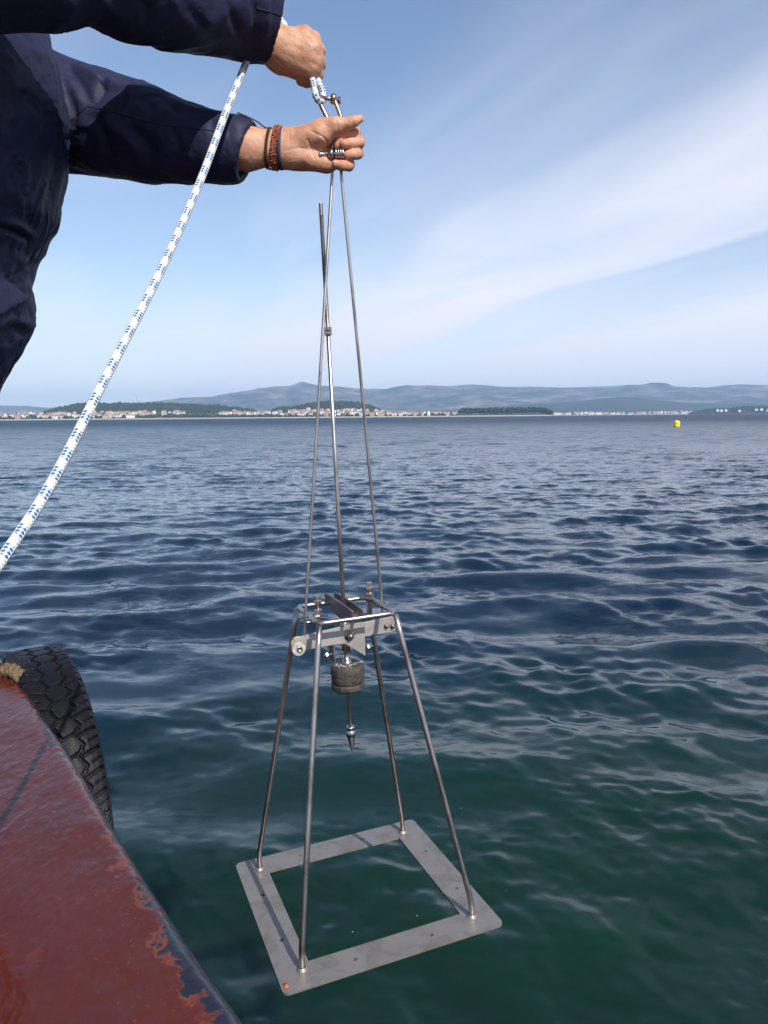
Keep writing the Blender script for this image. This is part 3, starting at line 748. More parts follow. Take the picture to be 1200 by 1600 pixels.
# tread band: a ring of blocks cut by zigzag grooves
na, nw = 1400, 72
th = np.arange(na) * 2 * np.pi / na; w = np.linspace(-1, 1, nw)
TH, Wg = np.meshgrid(th, w, indexing='ij')
s = TH * TR                                            # metres round the tread
pitch = 2 * math.pi * TR / 50
tri = lambda x: np.abs(((x) % 1.0) - 0.5) * 2          # 1..0..1
zig = 0.17 * (tri(s / pitch) - 0.5) * 2
def groove(d, wd): return np.clip(1 - (np.abs(d) / wd) ** 4, 0, 1)
g = np.zeros_like(s)
for c, sg in ((-0.34, 1), (0.34, -1)):
    g = np.maximum(g, groove((Wg - c - sg * zig * 0.8) * TW / 2, 0.0055))
lat = ((s / pitch + 0.25 * np.sign(Wg) + 0.55 * np.abs(Wg)) % 1.0 - 0.5) * pitch
g = np.maximum(g, groove(lat, 0.0060) * np.clip((np.abs(Wg) - 0.26) * 9, 0, 1))
lat2 = ((s / pitch + 0.5 + 0.55 * Wg) % 1.0 - 0.5) * pitch
g = np.maximum(g, 0.9 * groove(lat2, 0.0042) * (np.abs(Wg) < 0.44))
lat3 = ((s / pitch + 0.5 + 0.25 * np.sign(Wg) + 0.55 * np.abs(Wg)) % 1.0 - 0.5) * pitch
g = np.maximum(g, 0.8 * groove(lat3, 0.0035) * np.clip((np.abs(Wg) - 0.62) * 12, 0, 1))
crown = -0.006 * Wg ** 2 - 0.030 * np.clip(np.abs(Wg) - 0.84, 0, 1) ** 1.5 * 6
Rr = TR + crown - 0.013 * g + 0.0010 * vnoise(np.stack([s * 25, Wg * 5, s * 0], -1), 4)
V = np.stack([TW / 2 + Wg * TW / 2, Rr * np.cos(TH), Rr * np.sin(TH)], -1).reshape(-1, 3)
I = np.arange(na * nw).reshape(na, nw); J = np.roll(I, -1, 0)
Q = np.stack([I[:, :-1], J[:, :-1], J[:, 1:], I[:, 1:]], -1).reshape(-1, 4)
obj('tread', fixn(mesh_from('tread', V, Q)), M_RUB, ty)
rs = TR + crown[0, 0]
for side, x0, sg in (('outer', TW, 1), ('inner', 0.0, -1)):
    prof = [(0, rs), (0.010, rs - 0.02), (0.018, rs - 0.06), (0.016, rs - 0.12), (0.004, rs - 0.17), (-0.012, rs - 0.20), (-0.03, rs - 0.19)]
    obj('sidewall', fixn(mesh_from('sidewall', *lathe((x0, 0, 0), (1, 0, 0), [(sg * h_ * (0.5 if sg < 0 else 1), r) for h_, r in prof], 96))), M_RUB, ty)
# hemp lashing that carries the tyre over the deck edge
def strands(ctrl, n, R, ns, pitch, k=8):
    pts = cr(ctrl, n); T, N, B = frames(pts); L = np.concatenate([[0], np.cumsum(np.linalg.norm(np.diff(pts, axis=0), axis=1))])
    mb = MB()
    for q_ in range(ns):
        a = 2 * math.pi * (q_ / ns + L / pitch)
        c = pts + (R * 0.52) * (np.cos(a)[:, None] * N + np.sin(a)[:, None] * B)
        mb.add(*tube(c, R * 0.56, k))
    return mb, pts, N, B
M_HEMP = mat('frayed_tan_rope', (0.17, 0.115, 0.06), 0.95, var=0.45, vscale=120, bump=0.9, bscale=260, bdist=0.004)
def dk_pt(u, v, dz): 
    p = PZ(u, v, ZD); return p + np.array([0, 0, dz])
tl = [dk_pt(-90, 1052, 0.02), dk_pt(-40, 1052, 0.018), dk_pt(0, 1056, 0.02), dk_pt(20, 1058, 0.022)]
pe = PZ(30, 1064, ZD); tl += [pe + np.array([0.005, 0.002, 0.014]), pe + np.array([0.032, 0.014, -0.014]), pe + np.array([0.045, 0.022, -0.07]), pe + np.array([0.048, 0.026, -0.14]), pe + np.array([0.045, 0.026, -0.26])]
mb, pts, N, B = strands(tl, 90, 0.021, 3, 0.075)
for i in range(520):                                   # frayed fibres
    j = RNG.integers(2, 88); a = RNG.uniform(0, 6.28); d = math.cos(a) * N[j] + math.sin(a) * B[j]; p = pts[j] + d * 0.019
    q_ = p + d * RNG.uniform(0.004, 0.011) + RNG.normal(0, 0.005, 3)
    mb.add(*tube(np.array([p, (p + q_) / 2 + RNG.normal(0, 0.0015, 3), q_]), [0.0007, 0.0006, 0.0003], 3, False)[:2])
mb.uv = []
tag(obj('lashing_rope', mb.mesh('lashing_rope'), M_HEMP), 'frayed tan lashing rope crossing the red deck edge to the tyre', 'rope')

# ------------------------------------------------------------------ stainless sediment corer
def rotv(rv):
    t = np.linalg.norm(rv); k = rv / t; K = np.array([[0, -k[2], k[1]], [k[2], 0, -k[0]], [-k[1], k[0], 0]]); return np.eye(3) + math.sin(t) * K + (1 - math.cos(t)) * K @ K
DR = rotv(np.array([-9.8e-3, -3.5e-2, 0.3803])); DT = np.array([-0.0563, 1.45, H - 0.9542])
corer = empty('sediment_corer', Matrix([[*DR[i], DT[i]] for i in range(3)] + [[0, 0, 0, 1]]))
tag(corer, 'stainless steel sediment corer hanging from hands over the water', 'corer')
def dv(u, v, y=0.0):
    o = DR.T @ (CAMP - DT); d = DR.T @ ray(u, v); return o + d * ((y - o[1]) / d[1])
def dz_(u, v, z):
    o = DR.T @ (CAMP - DT); d = DR.T @ ray(u, v); return o + d * ((z - o[2]) / d[2])
def loc(Pw): return DR.T @ (np.asarray(Pw) - DT)
A, WP, LG, TB, TH_ = 0.212, 0.0609, 0.167, 0.0743, 0.5845
def steel(name, col, rough, metal=1.0, grain=False, stain=0.35):
    m = mat(name, col, rough, metal); t = m.node_tree; b = bsdf(m); co = nd(t, 'ShaderNodeTexCoord')
    n1 = nd(t, 'ShaderNodeTexNoise', i={'Scale': 14.0, 'Detail': 6.0, 'Roughness': 0.65, 'Distortion': 0.6}); t.links.new(co.outputs['Object'], n1.inputs[0])
    n2 = nd(t, 'ShaderNodeTexNoise', i={'Scale': 220.0, 'Detail': 3.0}); t.links.new(co.outputs['Object'], n2.inputs[0])
    dk_ = tuple(c * (1 - stain) * k for c, k in zip(col, (1.0, 0.93, 0.86)))
    t.links.new(ramp(t, n1.outputs[0], [(0.36, dk_), (0.52, col), (0.75, tuple(min(1, c * 1.06) for c in col))]), b.inputs['Base Color'])
    t.links.new(mth(t, 'ADD', rough - 0.12, mth(t, 'ADD', mth(t, 'MULTIPLY', n1.outputs[0], 0.18), mth(t, 'MULTIPLY', n2.outputs[0], 0.08))), b.inputs['Roughness'])
    if grain:
        mp = nd(t, 'ShaderNodeMapping', i={'Scale': (1.0, 26.0, 1.0)}); t.links.new(co.outputs['Object'], mp.inputs[0])
        n3 = nd(t, 'ShaderNodeTexNoise', i={'Scale': 26.0, 'Detail': 4.0, 'Roughness': 0.7}); t.links.new(mp.outputs[0], n3.inputs[0])
        n4 = nd(t, 'ShaderNodeTexNoise', i={'Scale': 55.0, 'Detail': 5.0, 'Roughness': 0.7, 'Distortion': 1.0}); t.links.new(co.outputs['Object'], n4.inputs[0])
        base = b.inputs['Base Color'].links[0].from_socket
        c_ = mixc(t, mth(t, 'MULTIPLY', mth(t, 'SUBTRACT', n3.outputs[0], 0.35, clamp=True), 0.8), base, tuple(c * 0.68 for c in col))
        c_ = mixc(t, mth(t, 'MULTIPLY', nd_map(t, n4.outputs[0], 0.58, 0.70), 0.55), c_, (col[0] * 0.62, col[1] * 0.50, col[2] * 0.38))
        t.links.new(c_, b.inputs['Base Color'])
    bp_ = nd(t, 'ShaderNodeBump', i={'Strength': 0.12, 'Distance': 0.0006}); t.links.new(n2.outputs[0], bp_.inputs['Height']); t.links.new(bp_.outputs[0], b.inputs['Normal'])
    return m
M_TUBE = steel('brushed_stainless_tube', (0.52, 0.465, 0.43), 0.34)
M_PLATE = steel('dull_stainless_plate', (0.30, 0.27, 0.25), 0.46, 0.55, grain=True, stain=0.25)
M_LEVER = steel('matt_stainless_lever', (0.44, 0.405, 0.38), 0.52, 0.6, stain=0.2)
M_DARKP = steel('dark_stainless_plate', (0.30, 0.26, 0.27), 0.40, 0.9)
M_BOLT = steel('worn_bolt_steel', (0.50, 0.44, 0.37), 0.36)
M_LEAD = mat('pitted_lead', (0.085, 0.070, 0.058), 0.6, 0.4, var=0.6, vscale=110, bump=0.6, bscale=240, bdist=0.003)
M_SALT = mat('salt_crust', (0.28, 0.27, 0.27), 0.9, var=0.4, vscale=120, bump=1.0, bscale=200, bdist=0.004)
M_POLISH = steel('polished_steel', (0.52, 0.50, 0.48), 0.22)
M_WEAR = mat('yellowed_nylon', (0.62, 0.46, 0.16), 0.6, var=0.25, vscale=80)
M_GREYNY = mat('grey_worn_nylon', (0.42, 0.40, 0.37), 0.7, var=0.35, vscale=120, bump=0.6, bscale=220, bdist=0.002)
# base: four mitred plates with rounded outer corners and two bolt holes each
def plate_mesh():
    t = 0.0045; i = A - WP; rc = 0.012; bm = bmesh.new()
    out = [(-A + rc * 0.3, -A + rc * 0.3)]
    arc = lambda cx, cy, a0, a1: [(cx + rc * math.cos(a), cy + rc * math.sin(a)) for a in np.linspace(a0, a1, 4)]
    left = arc(-A + rc, -A + rc, math.radians(225), math.radians(270)); right = arc(A - rc, -A + rc, math.radians(270), math.radians(315))
    loop = left + right + [(i - 0.0004, -i), (-i + 0.0004, -i)]
    holes = [(-0.075, -A + WP * 0.5), (0.075, -A + WP * 0.5)]
    vs = [bm.verts.new((x, y, 0)) for x, y in loop]; es = [bm.edges.new((vs[k], vs[(k + 1) % len(vs)])) for k in range(len(vs))]
    for hx, hy in holes:
        hv = [bm.verts.new((hx + 0.0042 * math.cos(a), hy + 0.0042 * math.sin(a), 0)) for a in np.arange(12) * math.pi / 6]
        es += [bm.edges.new((hv[k], hv[(k + 1) % 12])) for k in range(12)]
    bmesh.ops.triangle_fill(bm, use_beauty=True, use_dissolve=False, edges=es)
    r = bmesh.ops.extrude_face_region(bm, geom=bm.faces[:]); bmesh.ops.translate(bm, verts=[v for v in r['geom'] if isinstance(v, bmesh.types.BMVert)], vec=(0, 0, -t))
    bmesh.ops.recalc_face_normals(bm, faces=bm.faces)
    me = bpy.data.meshes.new('base_plate'); bm.to_mesh(me); bm.free(); return me
pm = plate_mesh()
for k in range(4):
    o = obj('base_plate', pm, M_PLATE if k == 0 else None, corer); o.rotation_euler = (0, 0, k * math.pi / 2); o.location = (0, 0, -0.0003 * k)
# paint chip on the near corner
o = obj('paint_chip', mesh_from('paint_chip', *box((-A + 0.009, -A + 0.019, 0.0004), (0.007, 0.012, 0.0010))), mat('orange_paint_mark', (0.55, 0.12, 0.03), 0.6), corer)
SGN = [(-1, -1), (1, -1), (1, 1), (-1, 1)]
for sx, sy in SGN:
    top = np.array([sx * (TB + 0.0005), sy * (TB + 0.0005), TH_ - 0.004]); b0 = np.array([sx * LG, sy * LG, 0.0]); b1 = b0 + [0, 0, 0.030]
    d = top - b1; d /= np.linalg.norm(d)
    path = cr([b0, b0 + [0, 0, 0.018], b1 + d * 0.012, b1 + d * 0.05, (b1 + top) / 2, top], 40)
    lg = obj('leg', mesh_from('leg', *tube(path, 0.0053, 16)[:2]), M_TUBE, corer)
    obj('weld', mesh_from('weld', *lathe(b0, (0, 0, 1), [(0, 0.0098), (0.0016, 0.0092), (0.0038, 0.0074), (0.0052, 0.0062)], 16)), M_PLATE, lg)
# square top ring with bent corners
rc = 0.014; ring = []
for (cx, cy), a0 in zip([(-1, -1), (1, -1), (1, 1), (-1, 1)], (180, 270, 0, 90)):
    for a in np.linspace(a0, a0 + 90, 7): ring.append((cx * (TB - rc) + rc * math.cos(math.radians(a)), cy * (TB - rc) + rc * math.sin(math.radians(a)), TH_))
rr = []
for k in range(len(ring)):
    p, q_ = np.array(ring[k]), np.array(ring[(k + 1) % len(ring)]); m_ = 8 if np.linalg.norm(q_ - p) > 0.03 else 1
    rr += [p + (q_ - p) * j / m_ for j in range(m_)]
obj('top_ring', fixn(mesh_from('top_ring', *tube(np.array(rr), 0.0047, 14, closed=True)[:2])), M_TUBE, corer)
# two upright guide plates across the ring
for xo in (-0.0115, 0.0085):
    pl = [(-TB - 0.004, TH_ + 0.004), (-TB - 0.006, TH_ + 0.016), (-0.02, TH_ + 0.019), (TB + 0.012, TH_ + 0.018), (TB + 0.012, TH_ + 0.004), (TB - 0.005, TH_ + 0.002), (0.03, TH_ - 0.012), (-0.03, TH_ - 0.016), (-TB + 0.010, TH_ - 0.002)]
    V, Fc = prism(pl, -0.0016, 0.0016); V = V[:, [1, 0, 2]] + [xo, 0, 0]
    obj('guide_plate', bevel(mesh_from('guide_plate', V, Fc, False), 0.0006, 1), M_DARKP, corer)
# wire loops that guide the lifting rods
def wire_loop(sx, yo, reach):
    p = [(sx * (TB - 0.004), yo - 0.010, TH_ - 0.003), (sx * (TB + reach * 0.5), yo - 0.010, TH_ - 0.003)]
    p += [(sx * (TB + reach * 0.6 + 0.010 * math.cos(a)), yo + 0.010 * math.sin(a), TH_ - 0.003) for a in np.linspace(-math.pi / 2, math.pi / 2, 9)]
    p += [(sx * (TB + reach * 0.5), yo + 0.010, TH_ - 0.003), (sx * (TB - 0.004), yo + 0.010, TH_ - 0.003)]
    return np.array(p)
LL = dz_(477, 968, TH_); RL = dz_(597, 941, TH_)
for sx, P_ in ((-1, LL), (1, RL)):
    obj('guide_loop', mesh_from('guide_loop', *tube(wire_loop(sx, P_[1], max(0.012, abs(P_[0]) - TB) + 0.006), 0.0023, 10)[:2]), M_POLISH, corer)
# adjusting bolts
def hexnut(o, ax, r, h, hole=0.0):
    return lathe(o, ax, [(0, 0), (0, r * 0.92), (h * 0.15, r), (h * 0.85, r), (h, r * 0.92), (h, 0)], 6)
def adjuster(x, y, zt, zb):
    mb = MB(); mb.add(*lathe((x, y, zb), (0, 0, 1), [(0, 0)] + [(0.0011 * k + (0.0004 if k % 2 else 0), 0.0032 if k % 2 else 0.0037) for k in range(int((zt - zb) / 0.0011))] + [(zt - zb, 0)], 12))
    b_ = obj('adjusting_bolt', mb.mesh('adjusting_bolt'), M_BOLT, corer)
    for z, r, h, nm in ((zt - 0.004, 0.0068, 0.007, 'cap_nut'), (zt - 0.013, 0.0078, 0.0065, 'hex_nut'), (TH_ + 0.010, 0.0080, 0.0065, 'hex_nut'), (TH_ + 0.003, 0.0088, 0.006, 'hex_nut'), (zb, 0.0062, 0.006, 'hex_nut')):
        obj(nm, fixn(mesh_from(nm, *hexnut((x, y, z), (0, 0, 1), r, h), smooth=False)), M_BOLT, b_)
    return b_
aL = dz_(494.5, 966, TH_); aR = dz_(579.5, 939, TH_)
adjuster(aL[0] + 0.004, aL[1], TH_ + 0.040, TH_ - 0.028); adjuster(aR[0] - 0.002, aR[1], TH_ + 0.036, TH_ - 0.060)
# pivoting levers
def lever(name, pix, y, th, m):
    pl = [dv(u, v, y)[[0, 2]] for u, v in pix]; V, Fc = prism(pl, y - th / 2, y + th / 2)
    return obj(name, bevel(mesh_from(name, V, Fc, False), 0.0005, 1), m, corer)
z6 = lambda x, y: (440 + x / 6, 900 + y / 6)
YL = -0.030
lever('trigger_lever', [z6(110, 585), z6(200, 560), z6(380, 515), z6(600, 462), z6(775, 430), z6(781, 590), z6(783, 748), z6(690, 690), z6(590, 634), z6(500, 640), z6(400, 660), z6(240, 690), z6(120, 715)], YL, 0.0035, M_LEVER)
lever('release_lever', [z6(600, 470), z6(780, 430), z6(1030, 378), z6(1058, 385), z6(1064, 512), z6(1030, 522), z6(780, 566), z6(600, 590)], 0.006, 0.0035, M_LEVER)
pv = dv(*z6(632, 556), YL)
for nm, prof, kk, m_ in (('pivot_washer', [(0, 0), (0, 0.0098), (0.002, 0.0098), (0.002, 0)], 24, M_POLISH), ('pivot_nut', [(0.002, 0), (0.002, 0.0072), (0.008, 0.0068), (0.008, 0)], 6, M_BOLT), ('pivot_bolt', [(-0.06, 0), (-0.06, 0.0038), (0.012, 0.0038), (0.013, 0.003), (0.013, 0)], 16, M_POLISH)):
    obj(nm, fixn(mesh_from(nm, *lathe(pv + [0, -0.0018, 0], (0, -1, 0), prof, kk), smooth=kk > 10)), m_, corer)
for x_ in (980, 1038):
    p = dv(*z6(x_, 468), 0.004)
    obj('lever_screw', fixn(mesh_from('lever_screw', *lathe(p, (0, -1, 0), [(0, 0), (0, 0.0050), (0.003, 0.0048), (0.003, 0.0026), (0.008, 0.0026), (0.008, 0)], 10))), M_BOLT, corer)
# roller at the lever's end
ro = dv(*z6(140, 665), YL)
obj('roller', fixn(bevel(mesh_from('roller', *lathe(ro + [0, -0.004, 0], (0, -1, 0), [(0, 0), (0, 0.0128), (0.013, 0.0128), (0.013, 0)], 28)), 0.001)), M_GREYNY, corer)
obj('roller_screw', fixn(mesh_from('roller_screw', *lathe(ro + [0.001, -0.017, 0], (0, -1, 0), [(0, 0), (0, 0.0058), (0.002, 0.0055), (0.002, 0.003), (0.0005, 0.0028), (0.0005, 0)], 18))), M_BOLT, corer)
o = obj('spacer_disc', fixn(mesh_from('spacer_disc', *lathe(dv(*z6(128, 630), YL + 0.010) + [0.004, 0, 0], (0, -1, 0), [(0, 0), (0, 0.0135), (0.010, 0.0135), (0.010, 0)], 28))), M_WEAR, corer); o['label'] = 'yellowed worn disc behind the roller'
# barrel, cross pins and brackets under the ring
ra, rb_ = dv(501, 318), dv(550, 1175); ax = (ra - rb_) / np.linalg.norm(ra - rb_)
def on_axis(v):
    best = min((abs(proj((DR @ (rb_ + ax * s_)) + DT)[1] - v), s_) for s_ in np.linspace(-0.02, 1.2, 2441)); return rb_ + ax * best[1]
obj('guide_barrel', fixn(mesh_from('guide_barrel', *lathe(on_axis(1018), ax, [(0, 0.004), (0, 0.0085), (0.085, 0.0085), (0.085, 0.004)], 24))), M_TUBE, corer)
obj('stop_bracket', fixn(bevel(mesh_from('stop_bracket', *box(dv(519, 1019, -0.008), (0.004, 0.03, 0.032)), smooth=False), 0.0006, 1)), M_DARKP, corer)
for (u0, v0, u1, v1, r, nm) in ((506, 1024.5, 538, 1018.5, 0.0028, 'cross_pin'), (571, 1012, 583, 1009.5, 0.0026, 'cross_pin'), (531, 1006, 545, 1002, 0.0024, 'cross_pin')):
    p, q_ = dv(u0, v0, -0.012), dv(u1, v1, -0.012); c = obj(nm, fixn(mesh_from(nm, *rod(p, q_, r, 10))), M_POLISH, corer)
    d = (q_ - p) / np.linalg.norm(q_ - p); obj('hex_nut', fixn(mesh_from('hex_nut', *hexnut(p + d * 0.003, d, 0.0055, 0.005), smooth=False)), M_BOLT, c)
V, Fc = box(dv(545, 986, 0.02), (0.055, 0.003, 0.03)); obj('back_plate', fixn(mesh_from('back_plate', V, Fc, False)), M_DARKP, corer)
# central core rod, stop nut, lead weight and pointed tip
obj('core_rod', fixn(mesh_from('core_rod', *tube(np.array([rb_ + ax * 0.03, on_axis(800), ra - ax * 0.02]), 0.0038, 14)[:2])), M_TUBE, corer)
p = ra - ax * 0.02; obj('threaded_end', fixn(mesh_from('threaded_end', *lathe(p, ax, [(0.001 * k, 0.0034 if k % 2 else 0.0040) for k in range(21)] + [(0.021, 0)], 12))), M_DARKP, corer)
sn = on_axis(524)
for k in range(2): obj('stop_nut', fixn(mesh_from('stop_nut', *hexnut(sn + ax * 0.0078 * k, ax, 0.0072, 0.0068), smooth=False)), M_BOLT, corer)
wb = on_axis(1076); wt = on_axis(1036); hw = float((wt - wb) @ ax); rw = 0.0325
prof = [(0, 0), (0, rw - 0.003), (0.003, rw)] + [(hw * 0.24, rw), (hw * 0.27, rw - 0.0022), (hw * 0.30, rw - 0.0005)] + [(hw - 0.003, rw), (hw, rw - 0.003), (hw + 0.0005, rw * 0.4), (hw + 0.0005, 0)]
fine = []
for (h0, r0), (h1, r1) in zip(prof[:-1], prof[1:]):
    for j in range(4): fine.append((h0 + (h1 - h0) * j / 4, r0 + (r1 - r0) * j / 4))
V, Fc = lathe(wb, ax, fine + [prof[-1]], 64); V = V + 0.0004 * np.stack([fbm(V * 160 + i * 9, 3, i) for i in range(3)], -1)
lw = obj('lead_weight', fixn(mesh_from('lead_weight', V, Fc)), M_LEAD, corer)
C = []; R = []
for k in range(22):
    a = RNG.uniform(0.2, 3.6) + 1.3; rr_ = rw * RNG.uniform(0.5, 0.97); n_ = np.cross(ax, [1, 0, 0]); n_ /= np.linalg.norm(n_); b_ = np.cross(ax, n_)
    C.append(wt + ax * 0.001 + rr_ * (math.cos(a) * n_ + math.sin(a) * b_)); R.append(np.array([1, 1, 0.6]) * RNG.uniform(0.0018, 0.0036))
V, Fq = crowns(np.array(C), np.array(R), 3, 0.3); obj('salt_crust', mesh_from('salt_crust', V, Fq), M_SALT, lw)
obj('clamp_nut', fixn(mesh_from('clamp_nut', *lathe(wt, ax, [(0, 0.0095), (0.006, 0.009), (0.007, 0.006), (0.012, 0.0056), (0.013, 0.0048), (0.03, 0.0048), (0.031, 0.0066), (0.038, 0.0066), (0.039, 0.004)], 16))), M_BOLT, corer)
tip = rb_; tl_ = float((on_axis(1134) - rb_) @ ax)
obj('pointed_tip', fixn(mesh_from('pointed_tip', *lathe(tip, ax, [(0, 0.0004), (tl_ * 0.58, 0.0080), (tl_ * 0.64, 0.0094), (tl_ * 0.78, 0.0096), (tl_ * 0.82, 0.0080), (tl_ * 0.87, 0.0070), (tl_ * 0.89, 0.0084), (tl_ * 0.97, 0.0084), (tl_, 0.0062), (tl_, 0.003)], 28))), M_POLISH, corer)
# lifting bail: one long rod bent double, its ends in the levers
def bail_pt(u, v, Y=1.45): return loc(PY(u, v, Y))
lo_l = dv(*z6(212, 628), YL + 0.002); lo_r = RL + np.array([0.0, 0.0, -0.045])
LLo = LL + np.array([0.0, 0.0, 0.0])
path = [lo_l, LLo, bail_pt(519.5, 268), bail_pt(518.5, 238), bail_pt(521, 205), bail_pt(524, 190), bail_pt(527.5, 186), bail_pt(531, 190), bail_pt(532, 205), bail_pt(531.5, 240), bail_pt(533, 270), RL, lo_r]
pp = []
for a_, b_ in zip(path[:-1], path[1:]):
    m_ = max(2, int(np.linalg.norm(b_ - a_) / 0.01)); pp += [a_ + (b_ - a_) * j / m_ for j in range(m_)]
pp = np.array(pp + [path[-1]])
for _ in range(2): pp[1:-1] = 0.5 * pp[1:-1] + 0.25 * (pp[:-2] + pp[2:])
obj('lifting_bail', fixn(mesh_from('lifting_bail', *tube(pp, 0.0029, 12)[:2])), M_TUBE, corer)
# clamp bolt through the bail, with nuts and washers
c0, c1 = bail_pt(499, 241, 1.432), bail_pt(541, 240, 1.432); ad = (c1 - c0) / np.linalg.norm(c1 - c0); LB = np.linalg.norm(c1 - c0)
cb = obj('clamp_bolt', fixn(mesh_from('clamp_bolt', *lathe(c0, ad, [(0, 0), (0.0, 0.0045), (0.004, 0.0055), (0.009, 0.0040)] + [(0.010 + 0.001 * k, 0.0036 if k % 2 else 0.0042) for k in range(int((LB - 0.012) / 0.001))] + [(LB, 0.003), (LB, 0)], 14))), M_POLISH, corer)
obj('wing_nut', fixn(bevel(mesh_from('wing_nut', *box(c0 + ad * 0.007 + [0, -0.002, -0.001], (0.016, 0.005, 0.004)), smooth=False), 0.0015)), M_POLISH, cb)
obj('ball_nut', fixn(mesh_from('ball_nut', *lathe(c0 + ad * 0.015, ad, [(0.0062 - 0.0062 * math.cos(a), 0.0088 * math.sin(a) + 0.0002) for a in np.linspace(0, math.pi, 12)], 20))), M_POLISH, cb)
for k in range(4): obj('washer', fixn(mesh_from('washer', *lathe(c0 + ad * (0.0285 + 0.0042 * k), ad, [(0, 0.003), (0, 0.0092), (0.0026, 0.0096), (0.0026, 0.003)], 20))), M_POLISH, cb)

# ------------------------------------------------------------------ shackle and rope
sh = empty('bow_shackle', loc=tuple(PY(524, 192, 1.44))); tag(sh, 'steel bow shackle joining the rope eye to the lifting rods', 'shackle')
SO = PY(524, 192, 1.44); M_SHK = steel('brown_tarnished_steel', (0.42, 0.33, 0.28), 0.30)
S = lambda u, v, Y=1.44: PY(u, v, Y) - SO
bow = cr([S(496, 152), S(503, 168), S(511, 184), S(517, 197), S(525, 203), S(532, 198), S(533, 186), S(528, 170), S(521, 154)], 60)
obj('bow', fixn(mesh_from('bow', *tube(bow, 0.0040, 14)[:2])), M_SHK, sh)
for (u, v) in ((496, 151), (520.5, 153)):
    e = obj('eye', fixn(mesh_from('eye', *lathe(S(u, v) - np.array([0.004, 0, 0.001]), (1, 0, -0.2), [(0, 0.004), (0, 0.0075), (0.0025, 0.0088), (0.0065, 0.0088), (0.009, 0.0075), (0.009, 0.004)], 20))), M_SHK, sh)
pin = obj('pin', fixn(mesh_from('pin', *rod(S(489, 150), S(531, 157), 0.0036, 14))), M_SHK, sh)
obj('pin_handle', fixn(mesh_from('pin_handle', *rod(S(530, 151.5), S(530.5, 162), 0.0025, 10))), M_SHK, sh)

RD = 0.0061
def rope_material():
    m = mat('white_braid_with_blue_flecks', (0.72, 0.72, 0.68), 0.75); t = m.node_tree; b = bsdf(m)
    u = nd(t, 'ShaderNodeUVMap', uv_map='uv'); sp = nd(t, 'ShaderNodeSeparateXYZ'); t.links.new(u.outputs[0], sp.inputs[0])
    U, Vv = sp.outputs[0], sp.outputs[1]
    NC = 12.0; PV = 0.0054
    a = mth(t, 'ADD', mth(t, 'MULTIPLY', U, NC / 2), mth(t, 'DIVIDE', Vv, PV)); c = mth(t, 'SUBTRACT', mth(t, 'MULTIPLY', U, NC / 2), mth(t, 'DIVIDE', Vv, PV))
    par = mth(t, 'MODULO', mth(t, 'ADD', mth(t, 'FLOOR', a), mth(t, 'ADD', mth(t, 'FLOOR', c), 2000.0)), 2.0)
    bandf = mth(t, 'FRACT', mth(t, 'ADD', mth(t, 'DIVIDE', Vv, 0.0325), mth(t, 'MULTIPLY', mth(t, 'ABSOLUTE', mth(t, 'SUBTRACT', U, 0.5)), 0.5)))
    inb = mth(t, 'LESS_THAN', bandf, 0.52)
    fa = mth(t, 'SINE', mth(t, 'MULTIPLY', mth(t, 'FRACT', a), math.pi)); fc = mth(t, 'SINE', mth(t, 'MULTIPLY', mth(t, 'FRACT', c), math.pi))
    cell = mth(t, 'MULTIPLY', fa, fc)
    blue = mth(t, 'MULTIPLY', mth(t, 'MULTIPLY', par, inb), mth(t, 'GREATER_THAN', cell, 0.06))
    co = nd(t, 'ShaderNodeTexCoord'); n1 = nd(t, 'ShaderNodeTexNoise', i={'Scale': 30.0, 'Detail': 4.0}); t.links.new(co.outputs['Object'], n1.inputs[0])
    wh = mixc(t, n1.outputs[0], (0.60, 0.59, 0.55), (0.78, 0.78, 0.75))
    wh = mixc(t, mth(t, 'MULTIPLY', mth(t, 'SUBTRACT', 1.0, cell), 0.22), wh, (0.45, 0.44, 0.42))
    t.links.new(mixc(t, blue, wh, (0.022, 0.14, 0.36)), b.inputs['Base Color'])
    bp_ = nd(t, 'ShaderNodeBump', i={'Strength': 0.7, 'Distance': 0.0012}); t.links.new(cell, bp_.inputs['Height']); t.links.new(bp_.outputs[0], b.inputs['Normal'])
    return m
M_ROPE = rope_material()
# hand -> over the forearm -> down past the camera's left to the deck
rope_ctrl = [PY(499, 134, 1.452), PY(494, 118, 1.47), PY(470, 75, 1.475), PY(450, 52, 1.49), PY(440, 33, 1.505), PY(424, 26, 1.515), PY(406, 45, 1.505), PY(392, 78, 1.465), PY(383, 102, 1.425), PY(352, 178, 1.35),
             PY(312, 285, 1.265), PY(250, 425, 1.14), PY(166, 588, 1.0), PY(80, 755, 0.86), PY(4, 872, 0.755), PY(-90, 1000, 0.66), PY(-230, 1150, 0.60)]
lastp = rope_ctrl[-1]; rope_ctrl += [np.array([lastp[0] - 0.06, lastp[1] + 0.02, ZD + 0.12]), np.array([lastp[0] - 0.16, lastp[1] + 0.1, ZD + 0.009]), np.array([lastp[0] - 0.35, lastp[1] + 0.3, ZD + 0.008])]
rp = cr(rope_ctrl, 620)
mb = MB(); V, Fc, uv = tube(rp, RD, 24); mb.add(V, Fc, uv)
eye = cr([PY(484, 108, 1.455), PY(488, 124, 1.448), PY(491, 138, 1.442), PY(494, 151, 1.432), PY(499.5, 158.5, 1.436), PY(505, 155, 1.446), PY(503.5, 142, 1.452), PY(497, 128, 1.456), PY(491, 112, 1.462)], 90)
V, Fc, uv = tube(eye, RD * 0.92, 20); mb.add(V, Fc, uv)
tag(obj('braided_rope', mb.mesh('braided_rope'), M_ROPE), 'white braided rope with blue flecks running from fist down to left', 'rope')

